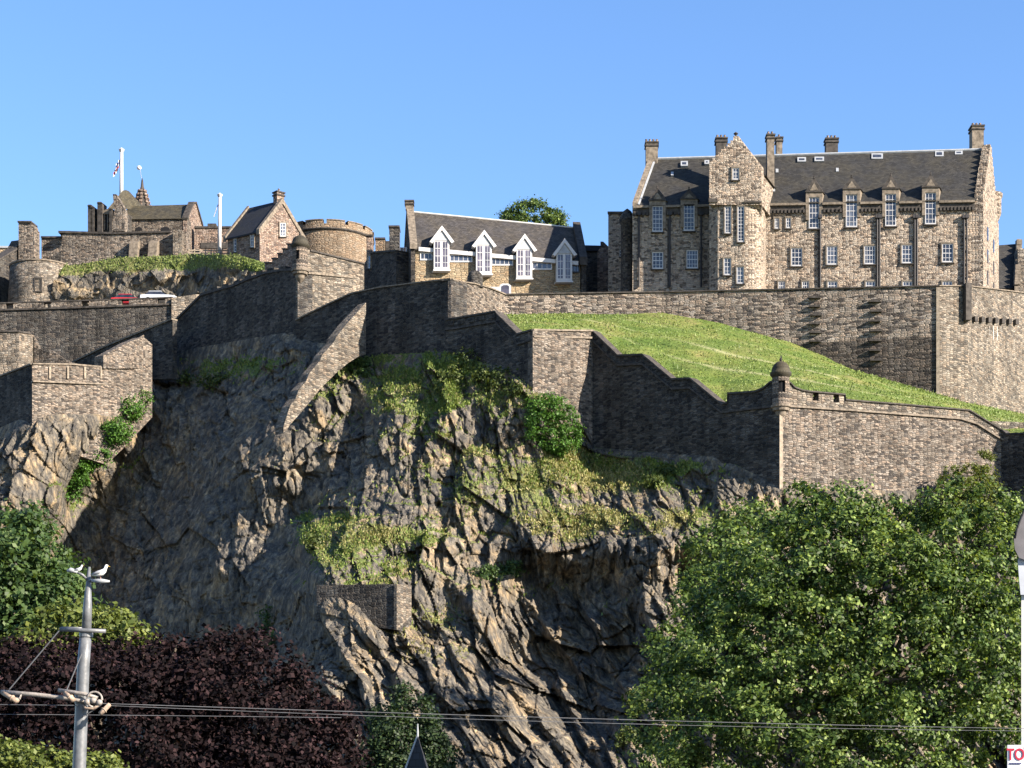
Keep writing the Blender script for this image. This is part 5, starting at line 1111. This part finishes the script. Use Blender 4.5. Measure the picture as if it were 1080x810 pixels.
scrub('ivy_bush', 'rounded dense bright green bush at the foot of the small sunlit bastion', [(P(583, 449, 201.0), (2.7, 1.3, 2.9)), (P(575, 430, 201.6), (1.8, 1.0, 1.3)), (P(592, 464, 200.6), (2.0, 1.2, 1.4))], 9500, 0.22, 'leaf_bright', 3, clump=0.5, spread=0.5, per=30, inner=0.1)
scrub('climbing_ivy', 'bright yellow green climber on the rampart wall above the big tree', [(P(1014, 512, 195.8), (2.4, .6, 2.2)), (P(1040, 506, 196.4), (1.1, .6, 3.0)), (P(1028, 528, 194.5), (3.0, .9, 2))], 8500, 0.24, 'leaf_yellow', 4, clump=0.5, per=26)
BR = [(1, 'upright light green shrub topping the rock, just left of the small bastion wall', [(490, 385, 18, 16), (478, 402, 20, 16)]), (2, 'loose green shrub in the shade below the battlemented wall', [(530, 402, 22, 14), (512, 396, 14, 12), (545, 412, 12, 10)]), (3, 'dark green shrub at the top of the sunlit rock spur beside the tall shaded wall', [(378, 384, 12, 8), (386, 392, 8, 7)]),
      (4, 'dark low shrub on the ledge under the square stone patch wall', [(512, 606, 16, 9), (540, 600, 12, 7)]), (5, 'yellow green shrub on the left shoulder of the rock by the shadow edge', [(335, 573, 14, 9)]), (6, 'green shrub tucked against the shaded rampart below the lawn', [(706, 500, 14, 9), (690, 508, 12, 7)]),
      (7, 'thin green plant hanging in the deep shaded cleft above the copper beech', [(282, 660, 9, 20), (286, 680, 8, 14)]), (8, 'dull green scrub low in the shaded gully', [(230, 402, 26, 7), (200, 398, 14, 6)]), (9, 'ragged bush on the shaded rock beside the big tree', [(660, 780, 12, 14), (672, 740, 10, 14)])]
for k, lab, ls in BR:
    scrub('rock_shrub', lab, [rl(*l) for l in ls], 750 * len(ls), 0.28, 'leaf_scrub' if k not in (3, 4, 7) else 'leaf_green', 30 + k, group='shrubs rooted on the crag', clump=0.5, per=16)
scrub('gully_bush', 'strip of bright green bushes running down the gully below the slotted bastion', [rl(138, 432, 14, 11, 1.2, .8), rl(122, 455, 17, 13, 1.2, .8), rl(100, 478, 17, 14, 1.3, .8), rl(84, 500, 14, 13, 1.2, .8), rl(72, 518, 10, 10, 1, .8), rl(152, 420, 10, 7, 1, .8)], 9000, 0.28, 'leaf_bright', 44, clump=0.7, per=24)
scrub('rooftop_tree_crown', 'rounded green tree crown showing above the roof of the dormered building', [(P(560, 236, 300), (4.6, 3.5, 3.2)), (P(541, 238, 300), (2.3, 2.4, 2.2)), (P(584, 238, 300), (1.9, 2.2, 2.3))], 13000, 0.34, 'leaf_sycamore', 51, cat='tree', clump=0.7, per=28, inner=0.1)
# trees at the lower left
tree('leafy_tree', 'mid green tree at the left edge beside the pole top', [LB(*l) for l in ((20, 590, 128, 52, 46, 3.5), (45, 640, 127, 50, 44, 3.5), (-20, 620, 127, 60, 70, 4), (25, 560, 130, 30, 26, 2.5), (20, 690, 126, 60, 40, 3.5), (62, 612, 128, 26, 26, 2))], 21000, 0.36, 'leaf_green', 61, (10, 129, 0, 0.4), clump=0.85, per=30)
tree('lime_tree', 'yellow green tree just behind the pole above the copper beech', [LB(*l) for l in ((110, 668, 122, 44, 22, 2.6), (75, 662, 122, 36, 24, 2.6), (140, 680, 121, 20, 18, 2), (50, 690, 122, 44, 24, 3))], 11000, 0.34, 'leaf_yellow', 62, (100, 123, 0, 0.3), clump=0.7, per=26)
tree('copper_beech', 'wide dark purple copper beech across the lower left', [LB(*l) for l in ((100, 770, 112, 130, 80, 5), (250, 740, 113, 84, 66, 4.5), (190, 722, 114, 70, 46, 4), (60, 720, 113, 80, 42, 4), (300, 790, 112, 78, 66, 4), (-10, 760, 112, 60, 80, 4), (340, 800, 113, 34, 48, 3), (240, 692, 114, 34, 22, 2.4), (150, 698, 114, 40, 22, 2.4), (200, 820, 111, 160, 50, 4), (268, 678, 114, 20, 14, 1.6), (186, 682, 114, 22, 12, 1.6), (312, 722, 113, 18, 18, 1.6), (105, 690, 114, 22, 12, 1.6), (30, 690, 113, 26, 12, 1.6), (358, 762, 112, 16, 22, 1.6))], 66000, 0.30, 'leaf_copper', 63, (150, 113, 0, 0.5), clump=0.85, per=30, inner=0.15)
tree('golden_bush', 'yellow green bush top at the bottom left corner, left of the pole', [LB(*l) for l in ((30, 812, 62, 58, 26, 1.3), (-10, 802, 62, 40, 24, 1.3), (62, 822, 62, 24, 22, 1))], 6500, 0.15, 'leaf_yellow', 64, (20, 62, 0, 0.12), cat='bush', clump=0.3, per=26)
tree('golden_bush', 'small yellow green bush top at the bottom edge, right of the pole', [LB(*l) for l in ((104, 812, 62, 22, 17, 0.8), (92, 818, 62, 20, 14, 0.8))], 2400, 0.15, 'leaf_yellow', 65, (104, 62, 0, 0.1), cat='bush', clump=0.3, per=26)
tree('cypress_tree', 'upright dark green conifer at the bottom centre behind the slate spire', [LB(*l) for l in ((418, 790, 142, 22, 44, 1.8), (450, 797, 142, 20, 40, 1.7), (400, 804, 142, 18, 34, 1.6), (424, 746, 143, 11, 22, 1.1), (402, 768, 143, 12, 22, 1.2), (450, 760, 143, 11, 24, 1.1), (471, 802, 142, 9, 26, 1.2), (386, 806, 142, 9, 22, 1.1))], 15000, 0.25, 'leaf_conifer', 66, (430, 143, 0, 0.3), clump=0.6, per=26, inner=0.12)

# small square retaining wall set in the rock
rw_ = thing('retaining_wall', 'small square patch of dark masonry set into the rock face, grass on its top', 'wall', P(372, 650, 184))
S([(334, 185.0, 617, 655), (418, 182.2, 616, 664)], 3.5).build('masonry', MATS['rampart_dark_shade'], rw_)
S([(418.5, 182.0, 616, 664), (434, 184.5, 617, 650)], 0.3).build('return_wall', MATS['rampart_pale'], rw_)

# ------------------------------------------------------------------ slate spire tip at the bottom
s = thing('slate_spire', 'dark slate spire tip with a bright lead edge at the bottom centre', 'spire', P(440, 830, 70)); a = P(440.5, 776, 70); zb = a.z - 4.6
b = [Vector((a.x + x_, a.y + y_, zb)) for x_, y_ in ((-1.75, 1.2), (1.35, -1.9), (1.5, 1.5), (-1.0, 2.6))]
m = MB(); m.v = b + [a]; m.f = [(0, 1, 4), (1, 2, 4), (2, 3, 4), (3, 0, 4), (3, 2, 1, 0)]; m.build('spire_roof', MATS['slate_blue'], s)
for k in (0, 1):
    m = MB(); m.tube([b[k], a], [0.045, 0.04] if k == 0 else [0.02, 0.02], 6); m.build('lead_hip', MATS['lead' if k == 0 else 'slate_blue'], s)
m = MB(); m.tube([a - Vector((0, 0, 0.1)), a + Vector((0, 0, 0.12)), a + Vector((0, 0, .42))], [0.035, 0.035, 0.02], 8); m.build('finial', MATS['lead'], s)
m = MB(); m.box(Vector((a.x, a.y + .2, zb / 2)), (1.9, 1.9, zb)); m.build('turret_wall', MATS['rampart_dark_shade'], s)

# ------------------------------------------------------------------ pole with cross arms and wires
YP = 26.0; px_ = YP / FPX
def q(px, py, dy=0.0): return P(px, py, YP) + Vector((0, dy, 0))
pole = thing('utility_pole', 'tapering grey metal pole with bracket arms at the lower left, two gulls on its lamps', 'utility pole', q(82, 900))
gb = Vector((q(80, 810).x - 0.03, YP, 0)); m = MB(); m.tube([gb, q(83.5, 810), q(88, 700), q(91, 665)], [0.095, 0.088, 0.080, 0.076], 20); m.tube([q(91, 668), q(92.3, 640), q(94.3, 598)], [0.066, 0.058, 0.016], 20); m.build('shaft', MATS['pole_grey'], pole, True)
m = MB(); m.tube([q(90.8, 672), q(91.0, 664)], 0.09, 16); m.tube([q(87.2, 732), q(87, 742)], 0.105, 16); m.build('collar', MATS['pole_grey'], pole)
for name, pts, r in (('lamp_arm', [q(93.5, 613), q(88, 607, -.05), q(83, 604.5, -.08)], 0.018), ('lamp_arm', [q(93.5, 613), q(97, 612.5, -.05), q(100, 612.5, -.06)], 0.018), ('cross_arm', [q(64.5, 664.5, -.09), q(113, 666.5, -.09)], 0.028), ('cross_arm', [q(66, 662.5, -.06), q(88, 663.5, -.1)], 0.015),
                     ('long_arm', [q(3.5, 730.5, -.12), q(40, 733.5, -.12), q(76, 737.5, -.12), q(104, 742, -.12)], 0.030), ('short_arm', [q(64.5, 729, -.17), q(92, 733, -.17), q(106, 737, -.17)], 0.027)):
    m = MB(); m.tube(pts, r, 10); m.build(name, MATS['pole_grey' if name in ('lamp_arm', 'cross_arm') else 'porcelain'], pole, True)
for pts in ([(83.5, 604.3), (76, 602), (72, 603)], [(98, 613.2), (108, 613.6), (117, 614)]):
    m = MB(); m.tube([q(x, y, -.08) for x, y in pts], [0.018, 0.032, 0.012], 12); m.build('lamp_head', MATS['lead'], pole, True)
for a_, b_ in (((7, 732), (24, 741.5)), ((72, 732), (82.5, 740.5)), ((119, 744), (110, 754.5))):
    m = MB(); m.tube([q(*a_, -.2), q(*b_, -.26)], [0.028, 0.034], 10); m.tube([q(a_[0] * .4 + b_[0] * .6, a_[1] * .4 + b_[1] * .6, -.232), q(a_[0] * .35 + b_[0] * .65, a_[1] * .35 + b_[1] * .65, -.236)], 0.045, 10); m.build('insulator', MATS['rusty_pipe'], pole, True)
m = MB(); c = q(103, 739, -.2); 
for k in range(20): pass
ring = [c + Vector((0.10 * math.cos(t), 0, 0.10 * math.sin(t))) for t in [k * math.pi / 9 for k in range(-2, 14)]]
m.tube(ring, 0.014, 8); m.build('pulley_ring', MATS['porcelain'], pole, True)
for x, y in ((95.5, 741.5), (102, 740), (108, 742)):
    m = MB(); m.lathe(q(x, y, -.2) - Vector((0, 0, .04)), [(0, 0), (.035, .01), (.045, .04), (.035, .07), (0, .08)], 12); m.build('shackle', MATS['porcelain'], pole, True)
m = MB(); m.tube([q(91, 745, -.15), q(94, 748.5, -.2), q(102, 748.5, -.2), q(109, 743, -.2)], 0.018, 8); m.build('hook', MATS['rusty_pipe'], pole, True)
for a_, b_ in (((66, 664), (12.5, 728)), ((88, 690), (73, 728)), ((108, 744), (90, 756.5)), ((17, 734), (24, 737))):
    m = MB(); m.tube([q(*a_, -.1), q(*b_, -.13)], 0.009, 6); m.build('stay', MATS['wire'], pole)
m = MB(); m.tube([q(25, 733.5, -.14), q(24, 738, -.16), q(20, 737.5, -.16)], 0.014, 6); m.build('hook', MATS['porcelain'], pole)
def wire(label, pts, r, YY=(26, 26)):
    t = thing('overhead_wire', label, 'wire', P(pts[0][0], pts[0][1], YY[0]), 'overhead wires'); m = MB(); n = len(pts)
    P3 = []
    for k in range(61):
        x = pts[0][0] + (pts[-1][0] - pts[0][0]) * k / 60; y = np.interp(x, [p[0] for p in pts], [p[1] for p in pts]) 
        # smooth sag
        co = np.polyfit([p[0] for p in pts], [p[1] for p in pts], min(3, n - 1)); y = float(np.polyval(co, x)); u = k / 60
        P3.append(P(x, y, YY[0] + (YY[1] - YY[0]) * u))
    m.tube(P3, r, 6); m.build('cable', MATS['wire'], t)
wire('upper overhead wire crossing the whole picture from the pole bracket to the right edge', [(108, 742), (360, 750), (600, 757.5), (860, 764), (1090, 768.5)], 0.0048, (25.8, 30))
wire('lower overhead wire running just under the upper one to the right edge', [(112, 744), (360, 754), (600, 761.5), (860, 768), (1090, 771)], 0.0038, (25.8, 30))
wire('faint short wire from the left edge to the pole', [(-60, 742.5), (82, 744)], 0.006, (26, 25.9))
wire('thin lowest wire behind the pole over the copper beech', [(-60, 753), (90, 754), (360, 757)], 0.004, (26.4, 28))

# gulls
def gull(label, px, py, s, face=1, sit=False):
    base = q(px, py, -.09); t = thing('gull', label, 'bird', base, 'gulls on the pole')
    v = lambda x, z, y=0.0: base + Vector((face * x * s, y * s, z * s))
    h = 0.03 if sit else 0.10
    m = MB(); m.tube([v(-.20, h + .02), v(-.15, h + .03), v(-.06, h + .055), v(.03, h + .085), v(.09, h + .13), v(.115, h + .18), v(.13, h + .225), v(.15, h + .25), v(.17, h + .245), v(.185, h + .24)],
                      [0.008 * s, 0.03 * s, 0.062 * s, 0.072 * s, 0.055 * s, 0.038 * s, 0.040 * s, 0.038 * s, 0.026 * s, 0.010 * s], 14); m.build('body', MATS['gull_white'], t, True)
    m = MB(); m.tube([v(.18, h + .24), v(.215, h + .232), v(.235, h + .222)], [0.010 * s, 0.008 * s, 0.002 * s], 8); m.build('beak', MATS['beak_yellow'], t, True)
    for sd in (-1, 1):
        m = MB(); m.tube([v(.06, h + .11, sd * .045), v(-.03, h + .09, sd * .065), v(-.12, h + .06, sd * .05), v(-.24, h + .035, sd * .02)], [0.02 * s, 0.042 * s, 0.03 * s, 0.004 * s], 10); m.build('wing', MATS['gull_grey'], t, True)
        m = MB(); m.lathe(v(.158, h + .252, sd * .033) - Vector((0, 0, .004)), [(0, 0), (.006 * s, .004), (0, .008)], 6); m.build('eye', MATS['tyre'], t)
        if not sit:
            m = MB(); m.tube([v(0.01, h + .04, sd * .025), v(.0, .05, sd * .025), v(0.01, 0, sd * .025), v(.05, 0, sd * .03)], [0.008 * s, 0.006 * s, 0.006 * s, .004 * s], 6); m.build('leg', MATS['leg_pink'], t)
gull('white gull with grey wings standing on the right lamp of the pole, facing right', 107.5, 613.0, 0.54, 1)
gull('smaller looking gull crouched on the left lamp of the pole', 84.5, 604.2, 0.30, 1, True)

# ------------------------------------------------------------------ building corner and sign at the right edge
bd = thing('street_building', 'grey and white building corner with a dark curved eave at the right edge', 'building', P(1085, 900, 38)); YB = 38.0
B = lambda x, y, dy=0.0: P(x, y, YB) + Vector((0, dy, 0))
m = MB(); m.extr([B(1077.2, 960), B(1077.2, 612), B(1160, 612), B(1160, 960)], Vector((3.2, 5, 0))); m.build('wall', MATS['white_paint'], bd)
m = MB(); m.extr([B(1073.5, 612, -.1), B(1072, 592, -.1), B(1078, 575, -.1), B(1160, 575, -.1), B(1160, 628, -.1), B(1075, 628, -.1)], Vector((3.0, 4, 0))); m.build('soffit', MATS['render_grey'], bd)
m = MB(); m.extr([B(1067.5, 581, -.2), B(1066.5, 570, -.2), B(1069, 560, -.2), B(1074, 548, -.2), B(1080, 532, -.2), B(1160, 500, -.2), B(1160, 592, -.2), B(1078, 592, -.2), B(1072, 590, -.2)], Vector((3.0, 4.5, 0))); m.build('eave', MATS['eave_grey'], bd)
m = MB(); m.tube([B(1066.8, 570, -.25), B(1069, 560, -.25), B(1074, 547, -.25), B(1081, 531, -.25), B(1100, 515, -.25)], 0.02, 8); m.build('gutter', MATS['slate_blue'], bd, True)
m = MB(); m.extr([B(1075.5, 960, -.12), B(1075.5, 777, -.12), B(1160, 777, -.12), B(1160, 960, -.12)], Vector((1.0, 2, 0))); m.build('plinth', MATS['render_grey'], bd)
sg = thing('letting_sign', 'small white board with red lettering TO fixed beside the building corner at the right edge', 'sign', B(1068, 830))
m = MB(); m.extr([B(1059.3, 835, -.25), B(1059.3, 786.5, -.25), B(1075.8, 786.5, -.25), B(1075.8, 835, -.25)], Vector((0, 0.04, 0))); m.build('board', MATS['sign_white'], sg)
m = MB(); m.tube([B(1076, 789, -.2), B(1082, 789, -.1)], 0.015, 6); m.tube([B(1076, 830, -.2), B(1082, 830, -.1)], 0.015, 6); m.build('bracket', MATS['pole_grey'], sg)
def text(s_, px, py, hpx, mat, name, sx=1.0, dy=-.262):
    cu = bpy.data.curves.new('letters', 'FONT'); cu.body = s_; cu.size = hpx / FPX * YB / 0.72; cu.extrude = 0.006; cu.offset = 0.006; cu.align_x = 'CENTER'
    tmp = bpy.data.objects.new('letters', cu); COL.objects.link(tmp); bpy.context.view_layer.update()
    me = bpy.data.meshes.new_from_object(tmp.evaluated_get(bpy.context.evaluated_depsgraph_get())); bpy.data.objects.remove(tmp)
    o = bpy.data.objects.new(name, me); COL.objects.link(o); o.parent = sg; me.materials.clear(); me.materials.append(MATS[mat]); o.rotation_euler = (R(90), 0, 0); o.scale = (sx, 1, 1); o.location = B(px, py, dy) - wloc(sg)
text('TO', 1067.6, 802.0, 12.2, 'sign_red', 'lettering', 0.78)
m = MB()
for k in range(9): m.box(B(1062 + k * 1.35, 805.8 + (0.3 if k % 2 else 0), -.262), (0.017, 0.012, 0.028))
m.build('small_print', MATS['sign_navy'], sg)
